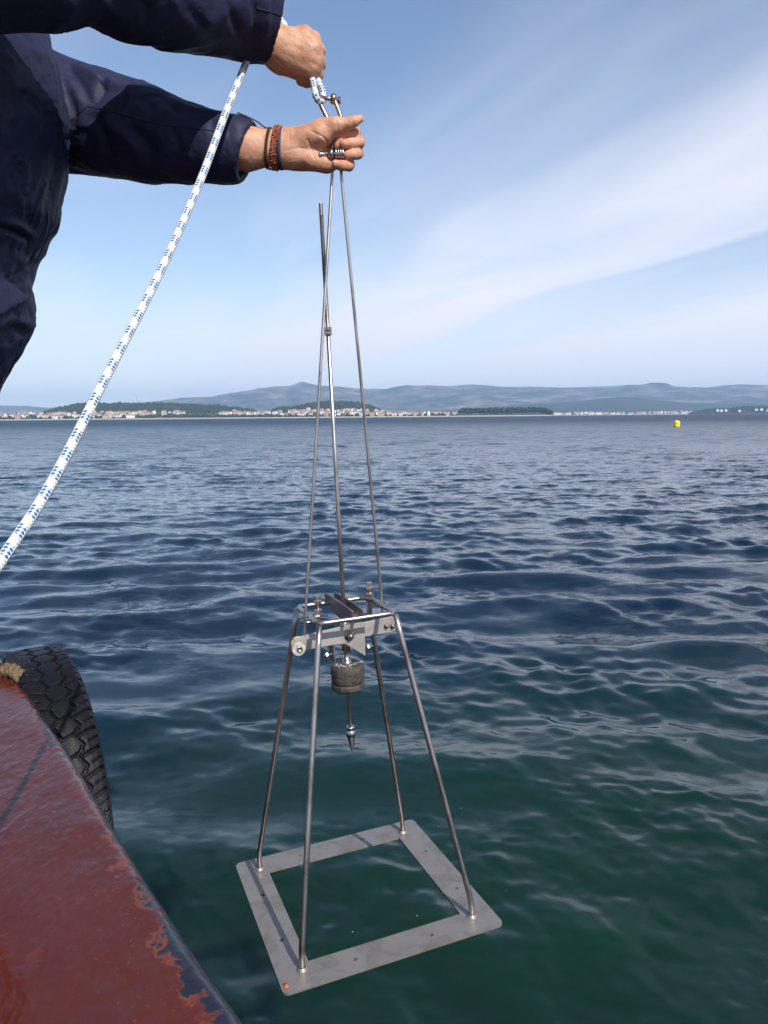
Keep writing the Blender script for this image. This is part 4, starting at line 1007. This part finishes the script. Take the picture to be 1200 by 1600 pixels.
# ------------------------------------------------------------------ person in a navy jacket
person = empty('person', loc=(-0.86, 1.38, ZD)); tag(person, 'person in navy work jacket holding the corer with both hands', 'person')
PO = np.array([-0.86, 1.38, ZD])
SP = 1.45 / F                                         # metres per photo pixel at the hands
def hp(u, v, d, Y=1.45):
    """u, v direction, d = pixels nearer to the viewer"""
    return PY(u, v, Y - d * SP).astype(np.float32)
def hand_obj_sdf(prims, P):
    D = None
    for pr in prims:
        k = pr[-1] * SP
        if pr[0] == 'c': d = caps(P, pr[1], pr[2], pr[3] * SP, pr[4] * SP)
        else: d = ell(P, pr[1], np.array(pr[2]) * SP)
        if pr[0] == 's': pass
        D = d if D is None else smin(D, d, k)
    return D
# left hand (lower): palm towards the viewer, fingers closed round the bolt and rods, thumb pointing right
LH = []
def add(L, a, b, ra, rb, k): L.append(('c', np.array(a), np.array(b), ra, rb, k))
def chain(L, pts, rad, k):
    for (a, b), (r0, r1) in zip(zip(pts[:-1], pts[1:]), zip(rad[:-1], rad[1:])): add(L, a, b, r0, r1, k)
h = lambda u, v, d: hp(u, v, d)
add(LH, h(330, 230, -9), h(385, 232, -6), 33, 30, 0); add(LH, h(385, 224, -4), h(450, 226, -4), 22, 18.5, 8); add(LH, h(385, 239, -4), h(450, 239, -3), 22, 17.5, 10)
add(LH, h(448, 224, -3), h(500, 208, -16), 19, 16, 12); add(LH, h(448, 236, -3), h(520, 226, -22), 18, 14, 12)
add(LH, h(448, 242, -2), h(520, 243, -22), 17, 13, 12); add(LH, h(450, 244, 0), h(512, 254, -14), 15, 13, 12)
add(LH, h(500, 208, -18), h(538, 204, -26), 14, 11, 8); add(LH, h(515, 224, -22), h(541, 219, -28), 13, 11, 8); add(LH, h(515, 242, -22), h(539, 236, -26), 12.5, 10.5, 8); add(LH, h(510, 253, -16), h(533, 251, -22), 12, 10, 8)
add(LH, h(466, 222, 5), h(504, 206, 8), 15, 17, 12); add(LH, h(482, 217, 9), h(502, 213, 13), 13, 14, 12)       # thenar
add(LH, h(466, 246, 3), h(512, 257, 2), 13, 12.5, 12); add(LH, h(486, 252, 7), h(506, 256, 7), 9, 9.5, 10)      # hypothenar
NB = len(LH)
# thumb
chain(LH, [h(504, 204, 10), h(525, 197, 17), h(544, 193, 19)], [15.0, 11.2, 8.8], 9); chain(LH, [h(544, 193, 19), h(553.5, 189.5, 18.5), h(562.5, 186, 17)], [8.8, 8.0, 5.8], 3)
# fingers curl away, round the rods and back
chain(LH, [h(538, 204, -26), h(555, 207, -16), h(555.5, 209, -2), h(541, 209.5, 5)], [10.5, 8.8, 7.8, 7.2], 1.5); chain(LH, [h(541, 209.5, 5), h(532, 215, 8), h(527.5, 228, 8)], [7.0, 6.8, 5.6], 1.2)
chain(LH, [h(541, 219, -28), h(561, 222, -15), h(562, 223, 4), h(548, 224, 13), h(538, 224.5, 15)], [10.8, 9.4, 8.3, 7.8, 6.6], 1.0)
chain(LH, [h(539, 236, -26), h(559, 239, -14), h(559, 240.5, 4), h(550, 242, 14), h(544, 242.5, 15)], [10.2, 8.8, 7.8, 7.4, 6.6], 1.0)
chain(LH, [h(533, 251, -22), h(546, 257, -12), h(545, 259, 6), h(533, 258.5, 18), h(524, 256.5, 20)], [9.8, 8.6, 7.9, 7.6, 6.6], 1.0)
creases = [((487, 205), (507, 216), (514, 231), 1.4, 1.3), ((480, 218), (487, 232), (491, 247), 1.3, 1.0), ((492, 228), (497, 237), (500, 246), 1.2, 0.9), ((446, 236), (465, 231), (478, 232), 1.4, 0.8), ((452, 205), (453, 230), (452, 258), 1.1, 0.5), ((458, 206), (459, 230), (457, 258), 1.0, 0.35),
           ((541, 183), (544, 190), (545, 202), 1.3, 0.6), ((525, 188), (527, 197), (529, 208), 1.5, 0.6), ((553, 214), (553, 222), (553, 231), 1.0, 0.5), ((551, 234), (551, 241), (550, 249), 1.0, 0.5), ((536, 250), (536, 258), (535, 267), 1.0, 0.5), ((510, 247), (520, 250), (528, 247), 1.5, 0.8)]
def crease(V, N, lines):
    uv = proj(V); face = np.einsum('ij,ij->i', N, CAMP - V) > 0
    out = V.copy()
    for *pp_, w_, amp in lines:
        pl = cr(np.array(pp_, float), 16)
        d = np.min(np.hypot(uv[:, None, 0] - pl[None, :, 0], uv[:, None, 1] - pl[None, :, 1]), 1)
        out -= N * (face * amp * SP * np.exp(-(d / w_) ** 2))[:, None]
    return out
def build_skin(L, lo, hi, hstep, lines, seed):
    V, Q = nets(lambda P: hand_obj_sdf(L, P), lo, hi, hstep)
    V = relax(V, Q, 2, 0.5); N = vnormals(V, Q)
    V = V + N * (0.0006 * fbm(V * 70, 3, seed) + 0.0010 * fbm(V * 22, 2, seed + 5))[:, None]
    if lines: V = crease(V, vnormals(V, Q), lines)
    return V, Q
def bounds(L, pad=0.03):
    P = np.array([p for pr in L for p in pr[1:3]]); return P.min(0) - pad, P.max(0) + pad
lo, hi = bounds(LH, 0.045)
VL, QL = build_skin(LH, lo, hi, 0.0016, creases, 3)
# right hand (upper): back of the hand towards the viewer, fist closed round the rope
RH = []
add(RH, h(350, 20, 8), h(415, 62, 4), 32, 28, 0); add(RH, h(415, 62, 4), h(440, 76, 2), 27, 24, 8)
add(RH, h(438, 70, 2), h(474, 60, 4), 21, 16, 12); add(RH, h(438, 78, 3), h(486, 76, 7), 20, 15.5, 12); add(RH, h(438, 84, 2), h(489, 93, 5), 19, 15, 12); add(RH, h(437, 88, 0), h(484, 109, 0), 18, 14, 12)
add(RH, h(432, 92, -8), h(474, 112, -10), 13, 13, 10); add(RH, h(430, 93, -4), h(436, 99, -6), 12, 11, 8)
add(RH, h(441, 62, -4), h(462, 62, -16), 15, 13, 10); chain(RH, [h(462, 62, -18), h(478, 72, -34), h(486, 88, -38)], [12.5, 10.5, 8.5], 5)
for (a, b, c, d, e), r in ((((476, 57, 5), (490, 61, -12), (490, 68, -30), (474, 72, -42), (462, 74, -36)), 11), (((487, 73, 7), (497, 79, -12), (496, 86, -32), (480, 90, -44), (467, 92, -36)), 11.3), (((491, 91, 5), (498, 98, -12), (496, 104, -32), (481, 110, -42), (468, 112, -33)), 10.8), (((489, 107, 1), (495, 117, -12), (491, 123, -28), (480, 127, -34), (470, 126, -25)), 9.6)):
    chain(RH, [h(*a), h(*b), h(*c), h(*d), h(*e)], [r, r * 0.95, r * 0.88, r * 0.82, r * 0.7], 4.5)
add(RH, h(476, 58, 6), h(477, 58, 6), 11.5, 11.5, 8); add(RH, h(487, 74, 8), h(488, 74, 8), 11.5, 11.5, 8)
cr2 = [((450, 55), (462, 60), (470, 66), 3.6, 0.25), ((446, 72), (462, 75), (474, 82), 3.6, 0.35), ((442, 84), (458, 92), (472, 100), 3.6, 0.25), ((426, 90), (434, 93), (446, 108), 1.6, 1.0), ((482, 60), (485, 64), (490, 68), 3.0, 0.6), ((491, 79), (494, 84), (499, 87), 3.0, 0.6), ((488, 98), (493, 101), (498, 103), 3.0, 0.5)]
lo, hi = bounds(RH, 0.045)
VR, QR = build_skin(RH, lo, hi, 0.0016, cr2, 13)
# arms, neck and head (coarser, mostly inside the clothes)
SHL = PY(62, 150, 1.62); SHR = PY(-15, -70, 1.14)
NECK = (SHL + SHR) / 2 * np.array([0, 1, 1]) + np.array([-0.74, 0, 0.10]); HEAD = NECK + np.array([0.045, 0.0, 0.20])
def body_sdf(P):
    D = caps(P, NECK - [0, 0, 0.12], NECK + [0.01, 0, 0.09], 0.062, 0.056)
    D = smin(D, ell(P, HEAD + [-0.012, 0, 0.03], (0.098, 0.076, 0.115)), 0.03)
    D = smin(D, ell(P, HEAD + [0.03, 0, -0.055], (0.062, 0.056, 0.062)), 0.03)
    D = smin(D, caps(P, HEAD + [0.083, 0, 0.015], HEAD + [0.106, 0, -0.022], 0.009, 0.013), 0.014)
    D = smin(D, ell(P, HEAD + [0.082, 0, -0.060], (0.014, 0.026, 0.011)), 0.008)
    for s in (-1, 1):
        D = np.maximum(D, -(ell(P, HEAD + [0.090, 0.031 * s, 0.008], (0.013, 0.016, 0.010))))
        D = smin(D, ell(P, HEAD + [0.074, 0.031 * s, 0.006], (0.013, 0.013, 0.012)), 0.004)
        D = smin(D, ell(P, HEAD + [-0.012, 0.078 * s, -0.012], (0.019, 0.010, 0.032)), 0.006)
    tz = 0.5 * (NECK[2] + ZD)
    D = smin(D, ell(P, np.array([NECK[0] - 0.03, NECK[1], NECK[2] - 0.30]), (0.07, 0.15, 0.20)), 0.05)
    for S_, E_, W_ in ((SHL, PY(200, 208, 1.55), PY(345, 231, 1.46)), (SHR, PY(170, -48, 1.22), PY(355, 22, 1.44))):
        D = smin(D, caps(P, S_, E_, 0.052, 0.043), 0.02); D = smin(D, caps(P, E_, W_, 0.043, 0.034), 0.02)
    return D
VB, QB = nets(body_sdf, np.array([-1.05, 1.0, ZD + 0.85]), np.array([-0.28, 1.80, HEAD[2] + 0.18]), 0.0065)
VB = relax(VB, QB, 1, 0.4)
V = np.vstack([VL, VR, VB]); Q = np.vstack([QL, QR + len(VL), QB + len(VL) + len(VR)])
def skin():
    m = mat('sunlit_skin', (0.52, 0.29, 0.19), 0.55); t = m.node_tree; b = bsdf(m); g = nd(t, 'ShaderNodeNewGeometry')
    n1 = nd(t, 'ShaderNodeTexNoise', i={'Scale': 45.0, 'Detail': 4.0}); t.links.new(g.outputs['Position'], n1.inputs[0])
    n2 = nd(t, 'ShaderNodeTexNoise', i={'Scale': 420.0, 'Detail': 3.0}); t.links.new(g.outputs['Position'], n2.inputs[0])
    c = ramp(t, n1.outputs[0], [(0.30, (0.42, 0.175, 0.10)), (0.45, (0.50, 0.25, 0.15)), (0.58, (0.53, 0.28, 0.17)), (0.72, (0.60, 0.34, 0.22))])
    red = nd(t, 'ShaderNodeAttribute', attribute_name='ruddy')
    t.links.new(mixc(t, mth(t, 'MULTIPLY', red.outputs['Fac'], 0.6), c, (0.56, 0.20, 0.13)), b.inputs['Base Color'])
    b.inputs['Subsurface Weight'].default_value = 0.07; b.inputs['Subsurface Radius'].default_value = (1.0, 0.35, 0.2); b.inputs['Subsurface Scale'].default_value = 0.006
    bp_ = nd(t, 'ShaderNodeBump', i={'Strength': 0.6, 'Distance': 0.0010}); t.links.new(mth(t, 'ADD', n2.outputs[0], mth(t, 'MULTIPLY', n1.outputs[0], 1.5)), bp_.inputs['Height']); t.links.new(bp_.outputs[0], b.inputs['Normal'])
    return m
M_SKIN = skin()
me = mesh_from('body', V - PO, Q)
tips = [h(558, 188, 14), h(527, 226, 9), h(538, 223, 16), h(544, 243, 14), h(524, 256, 19), h(500, 258, 6), h(560, 223, 0), h(470, 126, -25)]
rud = np.zeros(len(V)); 
for tp in tips: rud = np.maximum(rud, np.exp(-(np.linalg.norm(V - tp, axis=1) / 0.014) ** 2))
a_ = me.attributes.new('ruddy', 'FLOAT', 'POINT'); a_.data.foreach_set('value', rud.astype(np.float32))
obj('body', me, M_SKIN, person)
M_NAIL = mat('fingernail', (0.58, 0.33, 0.25), 0.35)
for (u, v, d, ru, rv, ax_) in ((523.5, 253.5, 25.2, 3.6, 3.2, 0),):
    V, Fq = crowns(np.array([h(u, v, d) - PO]), np.array([[ru, 1.1, rv]]) * SP, 1, 0.02); obj('fingernail', mesh_from('fingernail', V, Fq), M_NAIL, person)
M_HAIR = mat('dark_brown_hair', (0.035, 0.022, 0.015), 0.5, bump=0.8, bscale=120)
hv, hq = nets(lambda P: np.maximum(ell(P, HEAD + [-0.016, 0, 0.036], (0.108, 0.086, 0.122)) + 0.004 * np.sin(P[..., 2] * 180), -(P[..., 2] - HEAD[2] - 0.045 + (HEAD[0] - P[..., 0]) * 0.9)), HEAD - 0.16, HEAD + 0.18, 0.006)
obj('hair', mesh_from('hair', hv - PO, hq), M_HAIR, person)

# ------------------------------------------------------------------ navy jacket
px = lambda r, Y: r * Y / F
LS = [(40, 165, 1.63, 84), (110, 180, 1.60, 76), (170, 196, 1.57, 72), (225, 208, 1.54, 67), (290, 222, 1.50, 56), (340, 231, 1.475, 49), (400, 242, 1.455, 43)]
RS = [(-40, -70, 1.12, 100), (60, -62, 1.15, 88), (130, -64, 1.19, 80), (200, -40, 1.24, 83), (270, -18, 1.30, 78), (330, -4, 1.36, 74), (380, 12, 1.42, 72), (440, 32, 1.445, 60)]
def sleeve(P, S_, k=0.02):
    D = None
    for a, b in zip(S_[:-1], S_[1:]):
        d = caps(P, PY(*a[:3]), PY(*b[:3]), px(a[3], a[2]), px(b[3], b[2])); D = d if D is None else smin(D, d, 0.004)
    return D
def plane(P, a, b, Y):
    """negative on the left of the image line a -> b"""
    p = PY(*a, Y); q_ = PY(*b, Y); e_ = q_ - p; n_ = np.cross(e_, _fw); n_ /= np.linalg.norm(n_)
    if n_[0] < 0: n_ = -n_
    return (P - p.astype(np.float32)) @ n_.astype(np.float32)
TZ = []                                               # torso: (z, front x, half depth x, half width y)
YC = 1.40
for v, u, rx, ry in ((-140, 10, 0.11, 0.20), (-60, 60, 0.13, 0.23), (30, 78, 0.145, 0.235), (100, 94, 0.15, 0.23), (170, 105, 0.155, 0.225), (260, 98, 0.155, 0.22), (330, 84, 0.15, 0.215), (390, 50, 0.14, 0.21), (432, 42, 0.13, 0.205), (465, 48, 0.135, 0.21), (500, 46, 0.135, 0.21), (540, 30, 0.13, 0.205), (600, -4, 0.12, 0.20), (660, -30, 0.11, 0.19)):
    z = PY(u, v, YC)[2]
    ang = np.linspace(0, 2 * math.pi, 181); best = 0
    cx = -0.75
    for _ in range(30):
        pr = proj(np.c_[cx + rx * np.cos(ang), YC + ry * np.sin(ang), np.full(181, z)]); cx += (u - pr[:, 0].max()) * YC / F * 0.8
    TZ.append((z, cx, rx, ry))
TZ = np.array(sorted(TZ))
def torso(P):
    z = P[..., 2]; cx = np.interp(z, TZ[:, 0], TZ[:, 1]); rx = np.interp(z, TZ[:, 0], TZ[:, 2]); ry = np.interp(z, TZ[:, 0], TZ[:, 3])
    x = (P[..., 0] - cx) / rx; y = (P[..., 1] - YC) / ry
    k = (np.abs(x) ** 2.3 + np.abs(y) ** 2.3) ** (1 / 2.3)
    D = (k - 1) * rx
    return np.maximum(np.maximum(D, z - TZ[-1, 0]), TZ[0, 0] + 0.02 - z)
_ca = PY(380, 12, 1.42); _cb = PY(440, 32, 1.445)
CUFF_N = ((_cb - _ca) / np.linalg.norm(_cb - _ca)).astype(np.float32); CUFF_P = PY(431, 29, 1.441).astype(np.float32)
def jacket_sdf(P):
    D = torso(P)
    L_ = sleeve(P, LS); L_ = np.maximum(L_, plane(P, (404, 195), (372, 283), 1.46))
    R_ = sleeve(P, RS); R_ = np.maximum(R_, (P - CUFF_P) @ CUFF_N)
    D = smin(D, L_, 0.006); D = smin(D, R_, 0.03)
    # cuffs are open
    hl = caps(P, PY(360, 234, 1.47), PY(430, 236, 1.45), px(34, 1.46), px(34, 1.45)); hr = caps(P, PY(395, 20, 1.425), PY(480, 60, 1.45), px(46, 1.43), px(44, 1.45))
    D = np.maximum(D, -hl); D = np.maximum(D, -hr)
    # neck opening
    D = np.maximum(D, -caps(P, NECK - [0, 0, 0.03], NECK + [0, 0, 0.3], 0.068, 0.075))
    return D
lo = np.array([TZ[:, 1].min() - 0.19, 0.98, TZ[0, 0] - 0.01]); hi = np.array([-0.14, 1.80, TZ[-1, 0] + 0.16])
VJ, QJ = nets(jacket_sdf, lo, hi, 0.0052)
VJ = relax(VJ, QJ, 2, 0.45); NJ = vnormals(VJ, QJ)
# cloth: soft drape noise, then drawn folds
dr_ = 0.0045 * fbm(VJ * np.array([9, 14, 14]), 3, 2)
rid = 1 - np.abs(fbm(VJ * np.array([10, 22, 20]) + 3.1, 2, 8)); dr_ += 0.009 * np.clip(rid - 0.62, 0, 1) ** 1.3
uvj = proj(VJ); fac = np.clip(np.einsum('ij,ij->i', NJ, CAMP - VJ) * 3, 0, 1)
FOLDS = [((108, 108), (125, 130), (140, 160), 7, -7), ((128, 106), (155, 124), (190, 128), 6, 6), ((163, 126), (160, 140), (150, 160), 6, -8), ((170, 128), (205, 138), (250, 146), 7, 5), ((196, 146), (186, 165), (172, 180), 7, -8),
         ((215, 150), (232, 165), (240, 185), 6, -5), ((252, 150), (268, 168), (285, 180), 6, -6), ((270, 158), (290, 170), (330, 178), 6, 4), ((150, 185), (165, 210), (170, 245), 9, -7), ((200, 195), (230, 225), (235, 255), 9, -6), ((170, 200), (200, 215), (215, 240), 8, 6), ((270, 200), (280, 225), (270, 255), 8, -5), ((330, 184), (335, 215), (325, 260), 6, -4), ((345, 182), (350, 215), (340, 272), 5, 4),
         ((108, 150), (118, 185), (108, 250), 6, -9), ((0, 356), (25, 362), (46, 376), 5, -12), ((0, 345), (25, 351), (48, 366), 6, 7), ((5, 150), (20, 230), (40, 330), 9, 7), ((15, 200), (30, 275), (45, 350), 6, -6), ((60, 60), (75, 120), (80, 220), 10, 5), ((90, 200), (85, 270), (70, 340), 7, -5), ((50, 410), (30, 430), (0, 440), 6, -8), ((48, 450), (25, 470), (0, 485), 8, 6), ((40, 520), (20, 515), (0, 525), 7, -5),
         ((395, -10), (400, 30), (396, 75), 5, -6), ((410, -10), (416, 30), (410, 78), 6, 5), ((300, 20), (320, 45), (345, 60), 8, -5), ((220, 0), (235, 20), (230, 42), 8, -5), ((140, -20), (160, 0), (190, 30), 9, 5), ((360, 10), (368, 40), (385, 70), 6, -5)]
for a, b, c, w_, amp in FOLDS:
    pl = cr(np.array([a, b, c], float), 14); sel = np.where((np.abs(uvj[:, 0] - pl[:, 0].mean()) < 130) & (np.abs(uvj[:, 1] - pl[:, 1].mean()) < 130))[0]
    dd_ = np.hypot(uvj[sel][:, None, 0] - pl[None, :, 0], uvj[sel][:, None, 1] - pl[None, :, 1]); j = dd_.argmin(1)
    tap = np.sin(np.clip((j + 1.5) / 16, 0, 1) * math.pi) ** 0.6
    dr_[sel] += fac[sel] * amp * SP * 0.95 * np.exp(-(dd_.min(1) / w_) ** 2) * tap
calm = np.clip(np.minimum(np.abs((VJ - CUFF_P) @ CUFF_N), np.abs(plane(VJ.astype(np.float32), (404, 195), (372, 283), 1.46)) + 10 * (VJ[:, 2] > PY(400, 150, 1.46)[2])) / 0.02, 0.0, 1)   # stitched hems lie flat
dr_ = dr_ * calm
VJ2 = VJ + NJ * dr_[:, None]
for _ in range(6):
    VS = relax(VJ2, QJ, 1, 0.5); VJ2 = VJ2 + (VS - VJ2) * ((1 - calm) ** 0.5)[:, None]
def cloth_mat(name, col):
    m = mat(name, col, 0.62); t = m.node_tree; b = bsdf(m); co = nd(t, 'ShaderNodeTexCoord')
    b.inputs['Sheen Weight'].default_value = 0.05; b.inputs['Sheen Roughness'].default_value = 0.4; b.inputs['Sheen Tint'].default_value = (0.4, 0.45, 0.8, 1); b.inputs['Specular IOR Level'].default_value = 0.28
    n0 = nd(t, 'ShaderNodeTexNoise', i={'Scale': 22.0, 'Detail': 5.0, 'Distortion': 0.8}); t.links.new(co.outputs['Object'], n0.inputs[0])
    n1 = nd(t, 'ShaderNodeTexNoise', i={'Scale': 900.0, 'Detail': 2.0}); t.links.new(co.outputs['Object'], n1.inputs[0])
    lint = nd(t, 'ShaderNodeTexVoronoi', i={'Scale': 46.0}); t.links.new(co.outputs['Object'], lint.inputs[0])
    c = mixc(t, n0.outputs[0], tuple(x * 0.8 for x in col), tuple(x * 1.2 for x in col))
    t.links.new(mixc(t, mth(t, 'MULTIPLY', mth(t, 'LESS_THAN', lint.outputs[0], 0.035), 0.35), c, (0.25, 0.25, 0.3)), b.inputs['Base Color'])
    b1 = nd(t, 'ShaderNodeBump', i={'Strength': 0.45, 'Distance': 0.011}); t.links.new(n0.outputs[0], b1.inputs['Height'])
    b2 = nd(t, 'ShaderNodeBump', i={'Strength': 0.25, 'Distance': 0.0006}); t.links.new(n1.outputs[0], b2.inputs['Height']); t.links.new(b1.outputs[0], b2.inputs['Normal'])
    t.links.new(b2.outputs[0], b.inputs['Normal']); return m
M_NAVY = cloth_mat('navy_jacket_cloth', (0.0145, 0.0165, 0.047))
jk = obj('jacket', mesh_from('jacket', VJ2 - PO, QJ), M_NAVY, person)
bvh = BVHTree.FromPolygons([tuple(v) for v in VJ2], [tuple(q_) for q_ in QJ.tolist()])
def on_cloth(pl, n, lift):
    out = []
    for u, v in cr(np.array(pl, float), n):
        d = ray(u, v); hit = bvh.ray_cast(Vector(CAMP), Vector(d / np.linalg.norm(d)))
        if hit[0] is not None: out.append(np.array(hit[0]) + np.array(hit[1]) * lift)
    return np.array(out)
M_SEAM = mat('dark_seam_thread', (0.006, 0.006, 0.014), 0.7); M_ZIP = mat('grey_zip_teeth', (0.10, 0.10, 0.12), 0.4, 0.5)
for nm, pl, r, m_ in (('sleeve_seam', [(136, 166), (180, 176), (240, 192), (290, 199), (322, 203), (346, 206)], 0.0011, M_SEAM), ('sleeve_seam', [(110, 188), (122, 178), (136, 167)], 0.0011, M_SEAM), ('pocket_zip', [(75, 330), (74, 350), (66, 380), (56, 398), (48, 408)], 0.0018, M_ZIP), ('pocket_seam', [(72, 285), (58, 320), (46, 352)], 0.0012, M_SEAM), ('cuff_seam', [(402, 0), (401, 12), (421, 18), (438, 24)], 0.0011, M_SEAM), ('hem_seam', [(46, 372), (45, 386), (42, 400)], 0.0014, M_SEAM)):
    pts_ = on_cloth(pl, 40, 0.0002)
    if len(pts_) > 3: obj(nm, mesh_from(nm, *tube(pts_ - PO, r, 6)[:2]), m_, jk)
# trousers and boots down to the deck
def trousers_sdf(P):
    D = None
    for s in (-1, 1):
        hp_ = np.array([-0.875, YC + 0.095 * s, H + 0.04]); kn = np.array([-1.0 - 0.02 * s, YC + 0.06 + 0.11 * s, ZD + 0.46]); an = np.array([-1.18, YC + 0.12 + 0.11 * s, ZD + 0.09])
        d = smin(caps(P, hp_, kn, 0.095, 0.075), caps(P, kn, an, 0.078, 0.066), 0.02); D = d if D is None else smin(D, d, 0.03)
    return D + 0.003 * np.sin(P[..., 2] * 55 + 3 * np.sin(P[..., 1] * 30))
vt, qt = nets(trousers_sdf, np.array([-1.32, 1.1, ZD - 0.05]), np.array([-0.68, 1.85, H + 0.17]), 0.010)
obj('trousers', mesh_from('trousers', vt - PO, qt), M_NAVY, person)
M_BOOT = mat('black_rubber_boot', (0.012, 0.012, 0.013), 0.4)
for s in (-1, 1):
    c = np.array([-1.18, YC + 0.12 + 0.11 * s, ZD])
    vb, qb = nets(lambda P: np.maximum(smin(caps(P, c + [-0.02, 0, 0.05], c + [0.16, 0, 0.035], 0.052, 0.042), caps(P, c + [-0.01, 0, 0.06], c + [0, 0, 0.16], 0.052, 0.056), 0.03), ZD + 0.006 - P[..., 2]), c - [0.12, 0.1, 0.02], c + [0.25, 0.1, 0.26], 0.008)
    obj('boot', mesh_from('boot', vb - PO, qb), M_BOOT, person)

# ------------------------------------------------------------------ bracelets on the left wrist
def wrist_ring(u, tilt, grow, n=72):
    """closed path that follows the forearm's skin round the section at u"""
    bv = BVHTree.FromPolygons([tuple(v) for v in VL], [tuple(q_) for q_ in QL.tolist()])
    c = hp(u, 231, -4).astype(float); ax_ = (hp(460, 232, -3) - hp(390, 231, -5)).astype(float); ax_ /= np.linalg.norm(ax_)
    up_ = np.array([0, 0, 1.0]); up_ -= ax_ * (up_ @ ax_); up_ /= np.linalg.norm(up_); sd = np.cross(ax_, up_); out = []
    for a in np.arange(n) * 2 * math.pi / n:
        d = math.cos(a) * up_ + math.sin(a) * sd; o_ = c + ax_ * tilt * math.cos(a)
        hit = bv.ray_cast(Vector(o_ + d * 0.08), Vector(-d)); r = (np.array(hit[0]) if hit[0] is not None else o_ + d * 0.03); out.append(r + d * grow)
    out = np.array(out)
    for _ in range(3): out = 0.5 * out + 0.25 * (np.roll(out, 1, 0) + np.roll(out, -1, 0))
    return out
M_TAN = mat('tan_braided_leather', (0.30, 0.075, 0.022), 0.42, var=0.35, vscale=200); M_DKB = mat('dark_brown_cord', (0.055, 0.022, 0.014), 0.6, var=0.4, vscale=200); M_BLUB = mat('navy_woven_band', (0.02, 0.022, 0.07), 0.7)
def braid(path, R, ns, turns, flat=1.0, rs=0.55, k=7):
    n = len(path); P_ = np.array([np.array([np.interp((i / 6) % n, np.arange(n + 1), np.append(path[:, j], path[0, j])) for j in range(3)]) for i in range(n * 6)])
    m_ = len(P_); c = path.mean(0); T = np.roll(P_, -1, 0) - np.roll(P_, 1, 0); T /= np.linalg.norm(T, axis=1)[:, None]
    O = P_ - c; O -= T * np.einsum('ij,ij->i', O, T)[:, None]; O /= np.linalg.norm(O, axis=1)[:, None]; B_ = np.cross(T, O); mb = MB()
    for q_ in range(ns):
        a = 2 * math.pi * (np.arange(m_) / m_ * turns + q_ / ns)
        c_ = P_ + R * (np.sin(a)[:, None] * B_ * 1.25 + flat * 0.45 * np.sin(2 * a)[:, None] * O)
        mb.add(*tube(c_, R * rs, k, closed=True)[:2])
    return mb
tag(obj('leather_bracelet', fixn(braid(wrist_ring(432.5, 0.004, 0.0034), 0.0036, 3, 16).mesh('leather_bracelet')), M_TAN), 'orange brown braided leather bracelet round the lower wrist', 'bracelet')
pth = wrist_ring(420.5, 0.003, 0.0016)
mb = braid(pth, 0.0017, 2, 40, 1.0, 0.75)
tag(obj('cord_bracelet', fixn(mb.mesh('cord_bracelet')), M_DKB), 'thin dark brown cord bracelet with a loose end by the cuff', 'bracelet')
cordb = bpy.data.objects['cord_bracelet']
tail = cr([pth[0] + [0, 0, 0.001], PY(414, 199, 1.44), PY(402, 190, 1.435), PY(388, 183, 1.43), PY(371, 176, 1.43)], 24)
obj('loose_end', mesh_from('loose_end', *tube(tail, 0.0013, 6)[:2]), M_DKB, cordb)
kn = PY(422, 263, 1.44); V, Fq = crowns(np.array([kn]), np.array([[0.0042, 0.0042, 0.004]]), 2, 0.1); obj('knot', mesh_from('knot', V, Fq), M_DKB, cordb)
ring_ = wrist_ring(439.5, 0.0, 0.0009); c = ring_.mean(0); axx = (hp(460, 232, -3) - hp(390, 231, -5)).astype(float); axx /= np.linalg.norm(axx)
nb_ = len(ring_); V = np.vstack([ring_ - axx * 0.0035, ring_ + axx * 0.0035, ring_ + axx * 0.003 + (ring_ - c) * 0.035, ring_ - axx * 0.003 + (ring_ - c) * 0.035]); Fc = []
for i in range(nb_):
    j = (i + 1) % nb_
    for a, b in ((0, 1), (1, 2), (2, 3), (3, 0)): Fc.append((a * nb_ + i, a * nb_ + j, b * nb_ + j, b * nb_ + i))
tag(obj('woven_bracelet', fixn(mesh_from('woven_bracelet', V, Fc)), M_BLUB), 'narrow dark blue band beside the braided bracelet, nearest the hand', 'bracelet')

# ------------------------------------------------------------------ haze
V, Fc = box((0, 5000, 258.75), (36000, 22000, 520.5)); hz = obj('haze', fixn(mesh_from('haze', V, Fc, False))); hz['kind'] = 'stuff'; hz['label'] = 'pale blue sea haze over the bay'
hm = bpy.data.materials.new('sea_haze'); hm.use_nodes = True; t = hm.node_tree; t.nodes.clear()
pv_ = nd(t, 'ShaderNodeVolumePrincipled', i={'Density': 8.0e-5, 'Color': (0.50, 0.73, 1.0, 1), 'Anisotropy': 0.0}); ou = nd(t, 'ShaderNodeOutputMaterial'); t.links.new(pv_.outputs[0], ou.inputs['Volume'])
hz.data.materials.append(hm)
